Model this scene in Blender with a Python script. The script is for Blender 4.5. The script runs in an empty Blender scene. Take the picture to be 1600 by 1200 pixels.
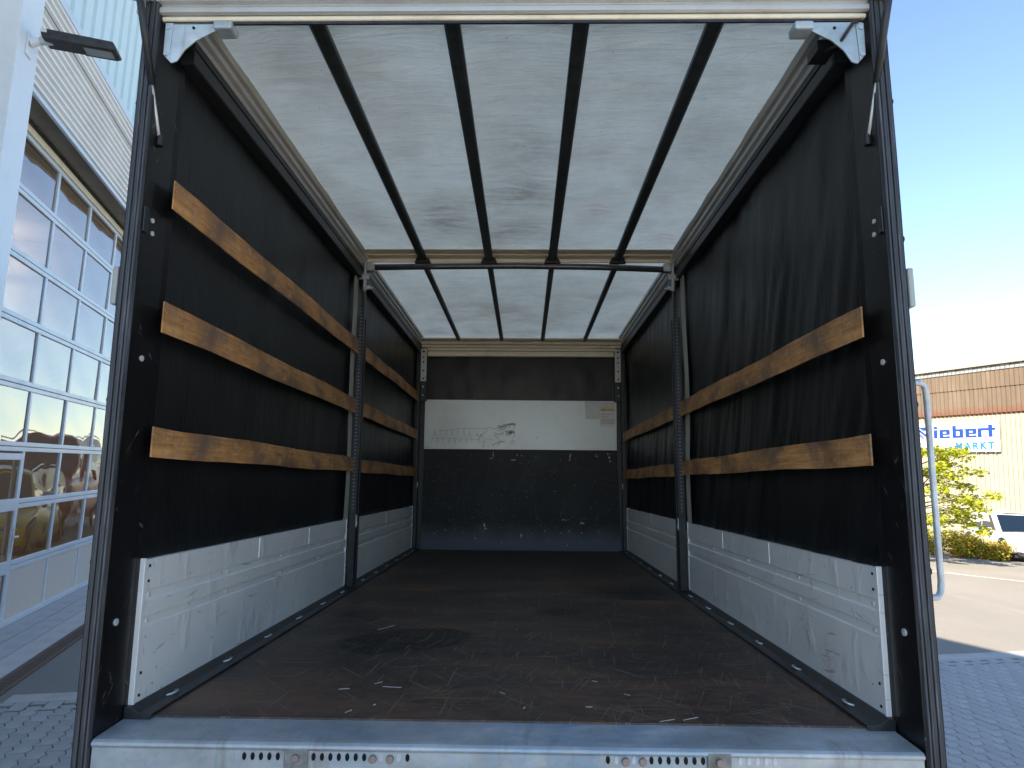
import bpy, math, random
from math import sin, cos, pi, radians, atan2
from mathutils import Vector, Matrix, noise
random.seed(7)
scene = bpy.context.scene
COL = scene.collection

# ------------------------------------------------------------------ camera
def cam_axes(yaw, pit, roll):
    cy, sy, cp, sp, cr, sr = cos(yaw), sin(yaw), cos(pit), sin(pit), cos(roll), sin(roll)
    R0 = Vector((cy, sy, 0)); F0 = Vector((-sy*cp, cy*cp, sp)); U0 = Vector((sy*sp, -cy*sp, cp))
    return cr*R0 + sr*U0, F0, -sr*R0 + cr*U0
def as_matrix(a):
    return Matrix((a[0], a[1], a[2])).transposed()
CAM_LOC = Vector((0.0568, -2.2664, 1.92))
WR, WF, WU = cam_axes(0.0236, 0.1290, 0.0384)
cam_data = bpy.data.cameras.new('camera')
cam_data.sensor_width = 36; cam_data.lens = 36*1041.44/1600
cam_data.clip_start = .05; cam_data.clip_end = 2000
cam = bpy.data.objects.new('camera', cam_data); COL.objects.link(cam)
cam.matrix_world = Matrix.Translation(CAM_LOC) @ as_matrix((WR, WU, -WF)).to_4x4()
scene.camera = cam

# ------------------------------------------------------------------ sky and sun
SUN_AZ = Vector((-.741, -.668, 0)).normalized(); SUN_EL = radians(39)
SUN_DIR = Vector((SUN_AZ.x*cos(SUN_EL), SUN_AZ.y*cos(SUN_EL), sin(SUN_EL)))
world = bpy.data.worlds.new('World'); scene.world = world; world.use_nodes = True
wn = world.node_tree; bg = wn.nodes['Background']
sky = wn.nodes.new('ShaderNodeTexSky'); sky.sky_type = 'NISHITA'; sky.sun_disc = False
sky.sun_elevation = SUN_EL; sky.sun_rotation = atan2(SUN_AZ.x, SUN_AZ.y)
sky.air_density = 1.0; sky.dust_density = 0.0; sky.ozone_density = 1.6
wn.links.new(sky.outputs[0], bg.inputs[0]); bg.inputs[1].default_value = .1
sl = bpy.data.lights.new('sun', 'SUN'); sl.energy = 5.0; sl.angle = radians(.5); sl.color = (1, .89, .72)
sun = bpy.data.objects.new('sun', sl); COL.objects.link(sun)
sun.rotation_euler = (-SUN_DIR).to_track_quat('-Z', 'Y').to_euler(); sun.location = (-30, -30, 40)
scene.view_settings.view_transform = 'Standard'; scene.view_settings.look = 'None'
scene.view_settings.gamma = 1; scene.view_settings.use_curve_mapping = False
scene.view_settings.exposure = 1.8
scene.render.engine = 'CYCLES'
scene.cycles.max_bounces = 12; scene.cycles.diffuse_bounces = 7; scene.cycles.transparent_max_bounces = 12

# ------------------------------------------------------------------ materials
class Mat:
    def __init__(s, name, base=(.5, .5, .5), rough=.5, metal=0, spec=.5):
        s.m = bpy.data.materials.new(name); s.m.use_nodes = True
        s.nt = s.m.node_tree; s.b = s.nt.nodes['Principled BSDF']
        s.b.inputs['Base Color'].default_value = (*base, 1)
        s.b.inputs['Roughness'].default_value = rough; s.b.inputs['Metallic'].default_value = metal
        s.b.inputs['Specular IOR Level'].default_value = spec
        s._tc = None
    def n(s, t, **k):
        x = s.nt.nodes.new(t)
        for a, v in k.items(): setattr(x, a, v)
        return x
    def l(s, a, b): s.nt.links.new(a, b)
    def tc(s, scale=(1, 1, 1), rot=(0, 0, 0), loc=(0, 0, 0)):
        if not s._tc: s._tc = s.n('ShaderNodeTexCoord')
        mp = s.n('ShaderNodeMapping'); s.l(s._tc.outputs['Object'], mp.inputs[0])
        mp.inputs['Scale'].default_value = scale; mp.inputs['Rotation'].default_value = rot
        mp.inputs['Location'].default_value = loc
        return mp.outputs[0]
    def noise(s, vec, scale, detail=4, rough=.55, dist=0):
        x = s.n('ShaderNodeTexNoise'); s.l(vec, x.inputs['Vector'])
        x.inputs['Scale'].default_value = scale; x.inputs['Detail'].default_value = detail
        x.inputs['Roughness'].default_value = rough; x.inputs['Distortion'].default_value = dist
        return x.outputs['Fac']
    def ramp(s, f, stops):
        x = s.n('ShaderNodeValToRGB'); s.l(f, x.inputs[0]); e = x.color_ramp.elements
        while len(e) < len(stops): e.new(.5)
        for i, (p, c) in enumerate(stops):
            e[i].position = p; e[i].color = (*c, 1) if len(c) == 3 else c
        return x.outputs[0]
    def mask(s, f, a, b):
        x = s.n('ShaderNodeMapRange'); s.l(f, x.inputs[0])
        x.inputs[1].default_value = a; x.inputs[2].default_value = b
        return x.outputs[0]
    def mul(s, a, b, op='MULTIPLY'):
        x = s.n('ShaderNodeMath', operation=op)
        for i, v in enumerate((a, b)):
            if isinstance(v, (int, float)): x.inputs[i].default_value = v
            else: s.l(v, x.inputs[i])
        x.use_clamp = op != 'SUBTRACT' and op != 'ADD'
        return x.outputs[0]
    def mix(s, f, a, b, mode='MIX'):
        x = s.n('ShaderNodeMix', data_type='RGBA', blend_type=mode)
        if isinstance(f, (int, float)): x.inputs[0].default_value = f
        else: s.l(f, x.inputs[0])
        for i, v in ((6, a), (7, b)):
            if isinstance(v, tuple): x.inputs[i].default_value = (*v, 1)
            else: s.l(v, x.inputs[i])
        return x.outputs[2]
    def color(s, c): s.l(c, s.b.inputs['Base Color'])
    def rough(s, f, lo, hi):
        x = s.n('ShaderNodeMapRange'); s.l(f, x.inputs[0])
        x.inputs[3].default_value = lo; x.inputs[4].default_value = hi; s.l(x.outputs[0], s.b.inputs['Roughness'])
    def bump(s, h, dist=.002, strength=1, prev=None):
        x = s.n('ShaderNodeBump'); s.l(h, x.inputs['Height'])
        x.inputs['Distance'].default_value = dist; x.inputs['Strength'].default_value = strength
        if prev: s.l(prev, x.inputs['Normal'])
        s.l(x.outputs[0], s.b.inputs['Normal']); return x.outputs[0]
    def spots(s, pts):
        """sum of soft blobs at object-space points: (x, y, z, radius, strength)"""
        if not s._tc: s._tc = s.n('ShaderNodeTexCoord')
        tot = None
        for x, y, z, r, k in pts:
            d = s.n('ShaderNodeVectorMath', operation='DISTANCE'); s.l(s._tc.outputs['Object'], d.inputs[0])
            d.inputs[1].default_value = (x, y, z)
            mr = s.n('ShaderNodeMapRange', interpolation_type='SMOOTHSTEP'); s.l(d.outputs['Value'], mr.inputs[0])
            mr.inputs[1].default_value = 0; mr.inputs[2].default_value = r
            mr.inputs[3].default_value = k; mr.inputs[4].default_value = 0
            tot = mr.outputs[0] if tot is None else s.mul(tot, mr.outputs[0], 'ADD')
        return tot
    def rnd(s):
        return s.n('ShaderNodeObjectInfo').outputs['Random']

def plain(name, base, rough=.5, metal=0, var=.25, scale=8, bump=.0006, spec=.5):
    m = Mat(name, base, rough, metal, spec)
    f = m.noise(m.tc(), scale, 6)
    d = tuple(c*(1-var) for c in base); l = tuple(min(1, c*(1+var)) for c in base)
    m.color(m.ramp(f, [(.3, d), (.7, l)]))
    m.rough(f, max(.03, rough-.1), min(1, rough+.12))
    if bump: m.bump(m.noise(m.tc(), scale*6, 4), bump)
    return m.m

# phenolic plywood floor
def floor_mat():
    m = Mat('floor_plywood', (.02, .015, .013), .5)
    a = m.noise(m.tc((.5, 1.6, 1)), 1.6, 7, .6); fine = m.noise(m.tc((1, 3, 1)), 34, 5, .7)
    c = m.ramp(a, [(.36, (.016, .015, .015)), (.5, (.048, .035, .030)), (.62, (.115, .066, .040))])
    c = m.mix(m.mul(m.spots([(-.9, .25, 0, .5, .8), (-.3, .15, 0, .5, .9), (.4, .1, 0, .6, 1.0), (1.0, .3, 0, .5, .6)]), m.mask(m.noise(m.tc((1, 2, 1)), 6, 7, .75), .42, .66)), c, (.17, .082, .045))
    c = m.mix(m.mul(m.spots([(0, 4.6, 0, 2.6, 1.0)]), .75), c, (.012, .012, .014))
    c = m.mix(m.mask(fine, .48, .8), c, (.115, .075, .052))
    st = m.spots([(-.62, 1.02, 0, .34, 1.6), (-.42, 1.15, 0, .34, 1.6), (.3, 1.85, 0, .4, .7), (-.9, 1.6, 0, .4, .6), (.8, 2.6, 0, .7, .8), (-.3, 2.6, 0, .6, .6), (.65, 1.5, 0, .3, .5)])
    c = m.mix(m.mask(m.mul(st, m.mul(m.noise(m.tc((.6, 1.5, 1)), 3.5, 4), 1.7)), .3, .55), c, (.010, .010, .011))
    # hairline scratches: stretched cells in several directions
    for i, (rz, sx) in enumerate(((.35, 60), (-.7, 50), (1.25, 55), (1.6, 44), (.05, 48))):
        v = m.tc((1, 1, 1), (0, 0, rz), (i*3.1, 0, 0))
        mp = m.n('ShaderNodeMapping'); m.l(v, mp.inputs[0]); mp.inputs['Scale'].default_value = (sx, 1.8, 1)
        s1 = m.mask(m.noise(mp.outputs[0], 1.6, 2, .4), .655, .70)
        c = m.mix(m.mul(s1, .52), c, (.22, .17, .13))
    sp = m.n('ShaderNodeTexVoronoi'); m.l(m.tc(), sp.inputs['Vector']); sp.inputs['Scale'].default_value = 26
    c = m.mix(m.mask(sp.outputs['Distance'], .1, .055), c, (.2, .17, .13))
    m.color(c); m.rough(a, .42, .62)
    ck = m.n('ShaderNodeTexVoronoi'); m.l(m.tc(), ck.inputs['Vector']); ck.inputs['Scale'].default_value = 160
    m.bump(m.mul(ck.outputs['Distance'], m.mul(fine, 2)), .0012, .7)
    return m.m
def bulkhead_mat():
    m = Mat('bulkhead_plywood', (.012, .012, .014), .55, spec=.3)
    a = m.noise(m.tc((1, 1, .7)), 3, 6, .6)
    c = m.ramp(a, [(.35, (.004, .004, .005)), (.6, (.010, .010, .012)), (.75, (.022, .021, .027))])
    # scuffed, dusty kick zone near the floor
    sx = m.n('ShaderNodeSeparateXYZ'); m.l(m.tc(), sx.inputs[0])
    z = m.mul(sx.outputs[2], m.mul(m.noise(m.tc(), 6, 5), .22), 'ADD')
    c = m.mix(m.mul(m.mask(z, .42, .2), .8), c, (.10, .115, .15))
    for i, (rz, k) in enumerate(((.1, 40), (1.3, 55), (-.4, 45), (1.55, 60))):
        v = m.tc((1, 1, 1), (0, rz, 0), (i*2.7, 0, 0))
        mp = m.n('ShaderNodeMapping'); m.l(v, mp.inputs[0]); mp.inputs['Scale'].default_value = (k, 1, 2.6)
        c = m.mix(m.mul(m.mask(m.noise(mp.outputs[0], 1.3, 2, .4), .68, .72), .3), c, (.09, .09, .12))
    sp = m.n('ShaderNodeTexVoronoi'); m.l(m.tc(), sp.inputs['Vector']); sp.inputs['Scale'].default_value = 17
    c = m.mix(m.mask(sp.outputs['Distance'], .09, .04), c, (.4, .37, .33))
    m.color(c); m.rough(a, .4, .65); m.bump(m.noise(m.tc(), 40, 4), .0006)
    return m.m
def vinyl_mat():
    m = Mat('black_vinyl', (.012, .013, .015), .38, spec=.36)
    a = m.noise(m.tc((1, 1, 1)), 2.4, 6, .6)
    c = m.ramp(a, [(.3, (.005, .0055, .006)), (.72, (.011, .0115, .012))])
    sc = m.mask(m.noise(m.tc((1, 14, 1.2)), 3.2, 5, .7), .64, .82)
    c = m.mix(m.mul(sc, .35), c, (.07, .07, .072)); m.color(c); m.rough(a, .28, .48)
    w = m.n('ShaderNodeTexWave'); w.bands_direction = 'Z'; m.l(m.tc(), w.inputs[0]); w.inputs['Scale'].default_value = 70
    b1 = m.bump(m.noise(m.tc((1, 7, .9)), 5.5, 5, .65, .8), .012, .32)
    m.bump(w.outputs[0], .0004, .5, b1)
    return m.m
def roof_mat():
    m = Mat('roof_tarpaulin', (.6, .62, .6), .6)
    a = m.noise(m.tc((1.2, .6, 1)), 2.0, 6, .6)
    wr = m.noise(m.tc((1.0, 5.0, 1)), 2.6, 5, .62, .7)
    c = m.ramp(a, [(.3, (.66, .64, .60)), (.55, (.76, .75, .72)), (.75, (.80, .80, .78))])
    g = m.spots([(0.02, 1.5, 2.46, .42, 1), (-.45, 1.75, 2.46, .42, .9), (-.5, 2.05, 2.46, .3, .8), (.08, 1.0, 2.46, .36, .8), (-.02, 2.1, 2.46, .42, .9), (.15, .6, 2.46, .35, .35),
                 (-.95, 1.9, 2.46, .3, .5), (.93, .9, 2.46, .35, .4), (-1.0, 5.2, 2.46, .3, .9), (-.45, 5.3, 2.46, .3, .6), (0, 5.3, 2.46, .35, .7), (.5, 4.9, 2.46, .4, .5), (1, 5, 2.46, .35, .7), (-.9, .25, 2.46, .35, .4), (.9, 3.6, 2.46, .4, .5)])
    gm = m.mul(g, m.mask(m.noise(m.tc((1, 3.2, 1)), 4.5, 7, .75, .5),  .30, .60))
    c = m.mix(m.mul(gm, .62), c, (.17, .13, .10))
    c = m.mix(m.mul(m.mask(m.noise(m.tc((1, 1.6, 1)), 2.6, 7, .7, .4), .46, .72), .34), c, (.40, .35, .30))
    c = m.mix(m.mul(m.mask(m.noise(m.tc((1, 5, 1)), 6, 7, .8), .52, .74), .3), c, (.33, .29, .25))
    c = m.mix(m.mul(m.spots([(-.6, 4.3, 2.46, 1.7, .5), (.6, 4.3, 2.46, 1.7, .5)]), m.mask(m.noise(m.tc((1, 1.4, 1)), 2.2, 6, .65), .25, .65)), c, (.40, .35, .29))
    pk = m.mul(m.spots([(.5, 1.75, 2.46, .22, 1), (1.0, 2.25, 2.46, .2, 1), (.95, 1.6, 2.46, .2, .5), (.45, .95, 2.46, .3, .35)]), m.mask(m.noise(m.tc((1, 3, 1)), 9, 6, .7), .42, .7))
    c = m.mix(m.mul(pk, .5), c, (.62, .12, .22))
    sp = m.n('ShaderNodeTexVoronoi'); m.l(m.tc(), sp.inputs['Vector']); sp.inputs['Scale'].default_value = 13
    c = m.mix(m.mask(sp.outputs['Distance'], .05, .02), c, (.1, .09, .08))
    m.color(c); m.rough(a, .5, .75)
    b1 = m.bump(wr, .05, .7); b2 = m.bump(m.noise(m.tc((2, 6, 1)), 6, 3), .004, .3, b1)
    tr = m.n('ShaderNodeBsdfTranslucent'); m.l(b2, tr.inputs['Normal']); m.l(m.mix(1.0, c, (1.0, .80, .58), 'MULTIPLY'), tr.inputs[0]); tr.inputs[0].default_value = (.97, .93, .85, 1)
    mx = m.n('ShaderNodeMixShader'); mx.inputs[0].default_value = ROOF_T
    out = m.nt.nodes['Material Output']
    m.l(m.b.outputs[0], mx.inputs[1]); m.l(tr.outputs[0], mx.inputs[2]); m.l(mx.outputs[0], out.inputs[0])
    return m.m
ROOF_T = .85
def wood_mat():
    m = Mat('slat_wood', (.4, .2, .08), .62)
    r = m.rnd()
    off = m.n('ShaderNodeCombineXYZ'); m.l(m.mul(r, 37.0, 'MULTIPLY'), off.inputs[1])
    def co(sc):
        mp = m.n('ShaderNodeMapping'); 
        if not m._tc: m._tc = m.n('ShaderNodeTexCoord')
        ad = m.n('ShaderNodeVectorMath', operation='ADD'); m.l(m._tc.outputs['Object'], ad.inputs[0])
        rr = m.n('ShaderNodeVectorMath', operation='SCALE'); m.l(off.outputs[0], rr.inputs[0]); rr.inputs['Scale'].default_value = 23
        m.l(rr.outputs[0], ad.inputs[1]); m.l(ad.outputs[0], mp.inputs[0]); mp.inputs['Scale'].default_value = sc; return mp.outputs[0]
    g = m.noise(co((1, 1.2, 22)), 4, 5, .6, .4)
    big = m.noise(co((1, 1.1, 2)), 2.2, 5, .6)
    c = m.ramp(g, [(.3, (.32, .14, .04)), (.5, (.55, .26, .085)), (.72, (.72, .40, .16))])
    c = m.mix(m.mask(big, .44, .64), c, (.17, .088, .042))
    # saw / wear marks across the grain
    x = m.noise(co((1, 26, 1.5)), 3, 4, .7)
    c = m.mix(m.mul(m.mask(x, .56, .72), .42), c, (.12, .07, .04))
    c = m.mix(m.mul(m.mask(m.noise(co((1, 3, 5)), 5, 6, .75), .55, .68), .7), c, (.56, .42, .28))
    kn = m.n('ShaderNodeTexVoronoi'); m.l(co((.001, 2.1, 9)), kn.inputs['Vector']); kn.inputs['Scale'].default_value = 1.15
    c = m.mix(m.mul(m.mask(kn.outputs['Distance'], .17, .07), .8), c, (.15, .06, .02))
    c = m.mix(m.mul(r, .28), c, (.22, .115, .05)); c = m.mix(m.mul(m.mask(m.noise(co((1, 2.2, 1.4)), 1.7, 6, .75), .5, .62), .6), c, (.11, .095, .085)); m.color(c); m.rough(g, .5, .75)
    m.bump(g, .0012, .6)
    return m.m
def board_mat():
    m = Mat('alu_side_board', (.5, .52, .53), .42, .15)
    a = m.noise(m.tc((1, .6, 1)), 2, 6, .6)
    c = m.ramp(a, [(.3, (.68, .70, .71)), (.6, (.79, .80, .80)), (.78, (.84, .84, .82))])
    for i, (rx, k) in enumerate(((.15, 36), (-.2, 46), (1.2, 50), (-1.0, 50))):
        v = m.tc((1, 1, 1), (rx, 0, 0), (0, i*1.7, 0))
        mp = m.n('ShaderNodeMapping'); m.l(v, mp.inputs[0]); mp.inputs['Scale'].default_value = (1, 3.0, k)
        c = m.mix(m.mul(m.mask(m.noise(mp.outputs[0], 1.5, 3, .5), .69, .725), .5), c, (.24, .23, .22))
    sp = m.n('ShaderNodeTexVoronoi'); m.l(m.tc((.01, 1, 1)), sp.inputs['Vector']); sp.inputs['Scale'].default_value = 13
    c = m.mix(m.mul(m.mask(sp.outputs['Distance'], .075, .03), .8), c, (.15, .13, .12))
    c = m.mix(m.mul(m.mask(m.noise(m.tc((1, 2, 3)), 5, 7, .8), .62, .78), .35), c, (.36, .30, .22))
    rd = m.mul(m.spots([(1.22, .42, .10, .1, 1), (1.22, .62, .2, .14, .6), (1.22, 1.05, .15, .1, .6)]), m.mask(m.noise(m.tc((1, 1, 5)), 30, 4), .52, .6))
    c = m.mix(m.mul(rd, .5), c, (.32, .08, .07)); m.color(c); m.rough(a, .32, .52)
    d = m.noise(m.tc((1, 1.6, 1)), 5, 3, .5)
    m.bump(m.mask(d, .55, .8), .010, .6)
    return m.m
def galv_mat(name, tint=(.40, .45, .49), blue=False):
    m = Mat(name, tint, .5, .3)
    v = m.n('ShaderNodeTexVoronoi'); m.l(m.tc(), v.inputs['Vector']); v.inputs['Scale'].default_value = 60
    a = m.noise(m.tc((.6, 1, 1)), 5, 7, .65)
    c = m.ramp(a, [(.3, tuple(t*.62 for t in tint)), (.55, tint), (.75, tuple(min(1, t*1.35) for t in tint))])
    c = m.mix(.05, c, v.outputs['Color'], 'OVERLAY')
    c = m.mix(m.mul(m.mask(m.noise(m.tc((7, 1, .9)), 3, 6, .7), .56, .72), .5), c, (.20, .17, .15))
    if blue:
        bl = m.mul(m.spots([(.3, -.1, 0, .5, 1), (0, -.1, 0, .35, .5), (-.5, -.1, 0, .3, .5)]), m.mask(m.noise(m.tc((1, 3, 1)), 7, 6, .7), .42, .62))
        c = m.mix(m.mul(bl, .5), c, (.10, .28, .50))
    m.color(c); m.rough(a, .3, .6); m.bump(m.noise(m.tc(), 30, 5), .0012, .6)
    return m.m
def gloss_black():
    m = Mat('gloss_black_paint', (.006, .006, .007), .32, spec=.4)
    a = m.noise(m.tc((1, 1, .4)), 9, 6, .7)
    c = m.mix(m.mul(m.mask(a, .66, .76), .4), (.006, .006, .007), (.09, .09, .1))
    for i, k in enumerate((34, 50)):
        v = m.tc((1, 2, 1), (.5-i*1.1, 0, 0))
        mp = m.n('ShaderNodeMapping'); m.l(v, mp.inputs[0]); mp.inputs['Scale'].default_value = (1, 6, k)
        c = m.mix(m.mul(m.mask(m.noise(mp.outputs[0], 1.2, 2), .70, .74), .35), c, (.18, .18, .2))
    m.color(c); m.rough(a, .22, .42)
    m.bump(m.noise(m.tc((1, 1, 1)), 5, 2, .4), .012, .35)
    return m.m
def rubber_mat():
    m = Mat('weathered_rubber', (.06, .065, .075), .55)
    a = m.noise(m.tc((14, 14, .9)), 4, 6, .65)
    c = m.ramp(a, [(.3, (.018, .019, .023)), (.55, (.048, .052, .062)), (.74, (.13, .14, .16))])
    m.color(c); m.rough(a, .4, .65); m.bump(a, .002, .6)
    return m.m
def paint_noise(name, base, dirt=(.3, .28, .25), rough=.45, amt=.4, sc=3, metal=0):
    m = Mat(name, base, rough, metal)
    a = m.noise(m.tc(), sc, 7, .7)
    c = m.mix(m.mul(m.mask(a, .5, .75), amt), base, dirt); m.color(c); m.rough(a, max(.1, rough-.12), rough+.15)
    m.bump(m.noise(m.tc(), sc*8, 4), .0005)
    return m.m
def glass_mat():
    m = Mat('door_glazing', (.02, .02, .02), .03)
    g = m.n('ShaderNodeBsdfGlossy'); g.inputs['Roughness'].default_value = .01; g.inputs['Color'].default_value = (.92, .96, 1, 1)
    t = m.n('ShaderNodeBsdfTransparent'); t.inputs[0].default_value = (.62, .66, .68, 1)
    mx = m.n('ShaderNodeMixShader'); fr = m.n('ShaderNodeFresnel'); fr.inputs[0].default_value = 2.8
    bp = m.n('ShaderNodeBump'); bp.inputs['Distance'].default_value = .06; bp.inputs['Strength'].default_value = .32
    m.l(m.noise(m.tc(), 1.15, 1, .3, .4), bp.inputs['Height']); m.l(bp.outputs[0], g.inputs['Normal'])
    m.l(fr.outputs[0], mx.inputs[0]); m.l(t.outputs[0], mx.inputs[1]); m.l(g.outputs[0], mx.inputs[2])
    m.l(mx.outputs[0], m.nt.nodes['Material Output'].inputs[0]); return m.m
def asphalt_mat():
    m = Mat('asphalt', (.2, .19, .17), .9)
    a = m.noise(m.tc(), .35, 6, .6); f = m.noise(m.tc(), 90, 3, .7); st = m.noise(m.tc((1, .12, 1), (0, 0, .9)), 1.2, 6, .7)
    c = m.ramp(a, [(.3, (.21, .19, .165)), (.7, (.28, .255, .22))])
    c = m.mix(m.mask(f, .35, .7), c, (.15, .138, .125)); c = m.mix(m.mul(m.mask(st, .55, .72), .5), c, (.32, .29, .25))
    m.color(c); m.bump(f, .004); return m.m
def paver_mat():
    m = Mat('paver_concrete', (.3, .3, .3), .85)
    r = m.rnd(); a = m.noise(m.tc(), 2.2, 6, .6); f = m.noise(m.tc(), 120, 3, .7)
    c = m.ramp(a, [(.3, (.31, .30, .285)), (.7, (.43, .415, .395))])
    c = m.mix(m.mul(r, .4), c, (.28, .265, .25)); c = m.mix(m.mul(m.mask(f, .4, .75), .35), c, (.13, .125, .12))
    m.color(c); m.bump(f, .0015); return m.m
def corr_mat():
    m = Mat('rusty_corrugated_sheet', (.4, .3, .2), .8)
    a = m.noise(m.tc((1, 3, .35)), 1.1, 6, .65)
    sx = m.n('ShaderNodeSeparateXYZ'); m.l(m.tc(), sx.inputs[0])
    z = m.mask(m.mul(sx.outputs[2], m.mul(m.noise(m.tc(), 5, 4), .4), 'ADD'), 6.15, 5.72)
    c = m.ramp(a, [(.3, (.085, .058, .037)), (.55, (.118, .083, .055)), (.75, (.16, .117, .08))])
    c = m.mix(m.mul(z, .85), c, (.12, .042, .02)); m.color(c); return m.m
def leaf_mat(name, cols, tr=.45):
    m = Mat(name, cols[0], .5)
    a = m.noise(m.tc(), 3.5, 3, .6)
    n = len(cols); c = m.ramp(a, [(.3+.4*i/(n-1), cc) for i, cc in enumerate(cols)])
    m.color(c)
    t = m.n('ShaderNodeBsdfTranslucent'); m.l(c, t.inputs[0]); mx = m.n('ShaderNodeMixShader'); mx.inputs[0].default_value = tr
    m.l(m.b.outputs[0], mx.inputs[1]); m.l(t.outputs[0], mx.inputs[2]); m.l(mx.outputs[0], m.nt.nodes['Material Output'].inputs[0])
    return m.m
def emit(name, col, k):
    m = Mat(name, col, .4); m.b.inputs['Emission Color'].default_value = (*col, 1); m.b.inputs['Emission Strength'].default_value = k; return m.m

FLOOR = floor_mat(); BULK = bulkhead_mat(); VINYL = vinyl_mat(); ROOF = roof_mat(); WOOD = wood_mat(); BOARD = board_mat()
GALV = galv_mat('galvanised_steel', (.50, .54, .57)); SILL = galv_mat('sill_steel', (.40, .44, .47), True); GBLACK = gloss_black(); RUBBER = rubber_mat()
DSTEEL = plain('dark_steel', (.022, .024, .028), .42, .2, .35, 12)
RAILST = plain('rail_steel', (.04, .043, .048), .4, .5, .35, 14)
BARMAT = plain('roof_bar_alu', (.036, .044, .048), .42, .3, .35, 14)
BLACKP = plain('black_plastic', (.012, .012, .013), .5, 0, .3, 20)
HOLE = plain('hole_black', (.002, .002, .002), .9, 0, .1, 20, 0)
GUSS = galv_mat('gusset_steel', (.46, .56, .62))
CREAM = paint_noise('cream_paint', (.78, .70, .54), (.36, .29, .20), .5, .5, 5)
SILVER = paint_noise('silver_anodised', (.52, .52, .50), (.34, .32, .30), .38, .5, 4, .45)
PINKGREY = paint_noise('flap_underside', (.56, .52, .50), (.38, .33, .32), .6, .5, 6)
STRAPM = paint_noise('pale_webbing', (.42, .42, .37), (.28, .27, .24), .8, .6, 7)
WHITEB = paint_noise('white_panel_laminate', (.78, .78, .77), (.48, .46, .42), .22, .35, 3)
WHITEP = paint_noise('white_paint', (.74, .77, .78), (.5, .48, .44), .4, .35, 2)
BRACK = paint_noise('white_bracket_paint', (.60, .61, .58), (.3, .28, .24), .5, .5, 12)
RIVET = plain('rivet_alu', (.62, .63, .64), .4, .3, .15, 20)
OUTER = paint_noise('outer_tarpaulin', (.68, .70, .72), (.45, .45, .45), .45, .4, 2)
INK = plain('scribble_ink', (.42, .36, .28), .8, 0, .3, 20, 0); CHALK = plain('scuff_mark', (.44, .41, .37), .9, 0, .3, 40, 0)
STY = plain('sticker_yellow', (.62, .38, .08), .6, 0, .15, 20, 0); STG = plain('sticker_print', (.30, .28, .30), .7, 0, .2, 20, 0)
STR = plain('sticker_red', (.5, .18, .16), .7, 0, .2, 20, 0); STW = plain('sticker_paper', (.66, .64, .63), .55, 0, .05, 20, 0)
BLUEG = paint_noise('door_frame_paint', (.60, .66, .71), (.36, .38, .4), .35, .35, 2)
KICK = paint_noise('kick_panel_stucco', (.60, .55, .48), (.34, .32, .30), .7, .5, 30)
FASC = paint_noise('fascia_white', (.82, .79, .74), (.55, .53, .5), .45, .3, 1.5)
TURQ = paint_noise('pale_cladding', (.60, .73, .74), (.48, .60, .60), .4, .35, 1.2)
SOFF = paint_noise('brown_soffit', (.09, .08, .07), (.05, .045, .04), .3, .5, 2)
GLASS = glass_mat(); DARKIN = paint_noise('hall_interior', (.36, .29, .23), (.12, .1, .09), .8, .5, 1)
ASPH = asphalt_mat(); PAVER = paver_mat(); BED = plain('joint_sand', (.05, .047, .043), .95, 0, .3, 30)
KERB = paint_noise('kerb_slab', (.40, .37, .34), (.24, .22, .2), .85, .6, 5)
SLAB = paint_noise('flagstone', (.48, .46, .43), (.33, .31, .28), .85, .6, 3)
DRAIN = paint_noise('rusty_drain', (.13, .085, .06), (.07, .05, .04), .8, .6, 12)
CORR = corr_mat(); SHEET = paint_noise('cream_sheet_wall', (.29, .262, .195), (.52, .44, .32), .55, .35, .6)
EAVE = paint_noise('eave_trim', (.33, .29, .22), (.4, .36, .3), .5, .4, 1); GUT = plain('grey_gutter', (.22, .22, .22), .6)
SIGNW = plain('sign_white', (.5, .5, .5), .4, 0, .03, 2, 0); SIGNB = plain('sign_blue', (.004, .035, .20), .4, 0, .05, 2, 0); SIGNC = plain('sign_cyan', (.0, .13, .30), .4, 0, .05, 2, 0); SIGNG = plain('sign_grey', (.10, .11, .15), .4, 0, .05, 2, 0)
PAINTL = paint_noise('road_marking', (.62, .60, .54), (.36, .33, .3), .8, .7, 8)
CARW = Mat('car_paint_white', (.52, .52, .52), .25); CARW.b.inputs['Coat Weight'].default_value = .6; CARW = CARW.m
CARG = Mat('car_paint_grey', (.05, .07, .07), .25); CARG.b.inputs['Coat Weight'].default_value = .6; CARG = CARG.m
CARR = Mat('car_paint_red', (.35, .02, .02), .3).m; CARY = Mat('car_paint_yellow', (.6, .38, .02), .3).m
CGLASS = Mat('car_glass', (.006, .012, .022), .05, spec=.5).m; TYRE = plain('tyre', (.02, .02, .02), .8); RIM = plain('alloy_rim', (.4, .4, .42), .35, .7)
GRIL = plain('grille_black', (.02, .016, .022), .35); CHROME = plain('chrome_trim', (.6, .6, .62), .2, .9, .05); LAMPG = Mat('headlamp_lens', (.35, .37, .40), .1, .4).m
BARK = plain('bark', (.11, .085, .06), .9, 0, .4, 12, .01)
LEAF1 = leaf_mat('maple_leaves', [(.34, .36, .02), (.50, .50, .03), (.24, .30, .02), (.60, .56, .07)])
LEAF2 = leaf_mat('shrub_leaves_yellow_green', [(.55, .50, .04), (.38, .44, .04), (.62, .48, .06), (.24, .32, .03)], .3)
LEAF3 = leaf_mat('shrub_leaves_orange', [(.62, .20, .05), (.60, .42, .05), (.38, .42, .04), (.66, .26, .07)], .3)
TUBE = emit('lit_tube', (1, .88, .68), 16); LENS = Mat('lamp_lens', (.35, .36, .34), .25).m; LAMPB = plain('lamp_housing', (.035, .034, .035), .5, .2, .4, 20)
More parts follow.
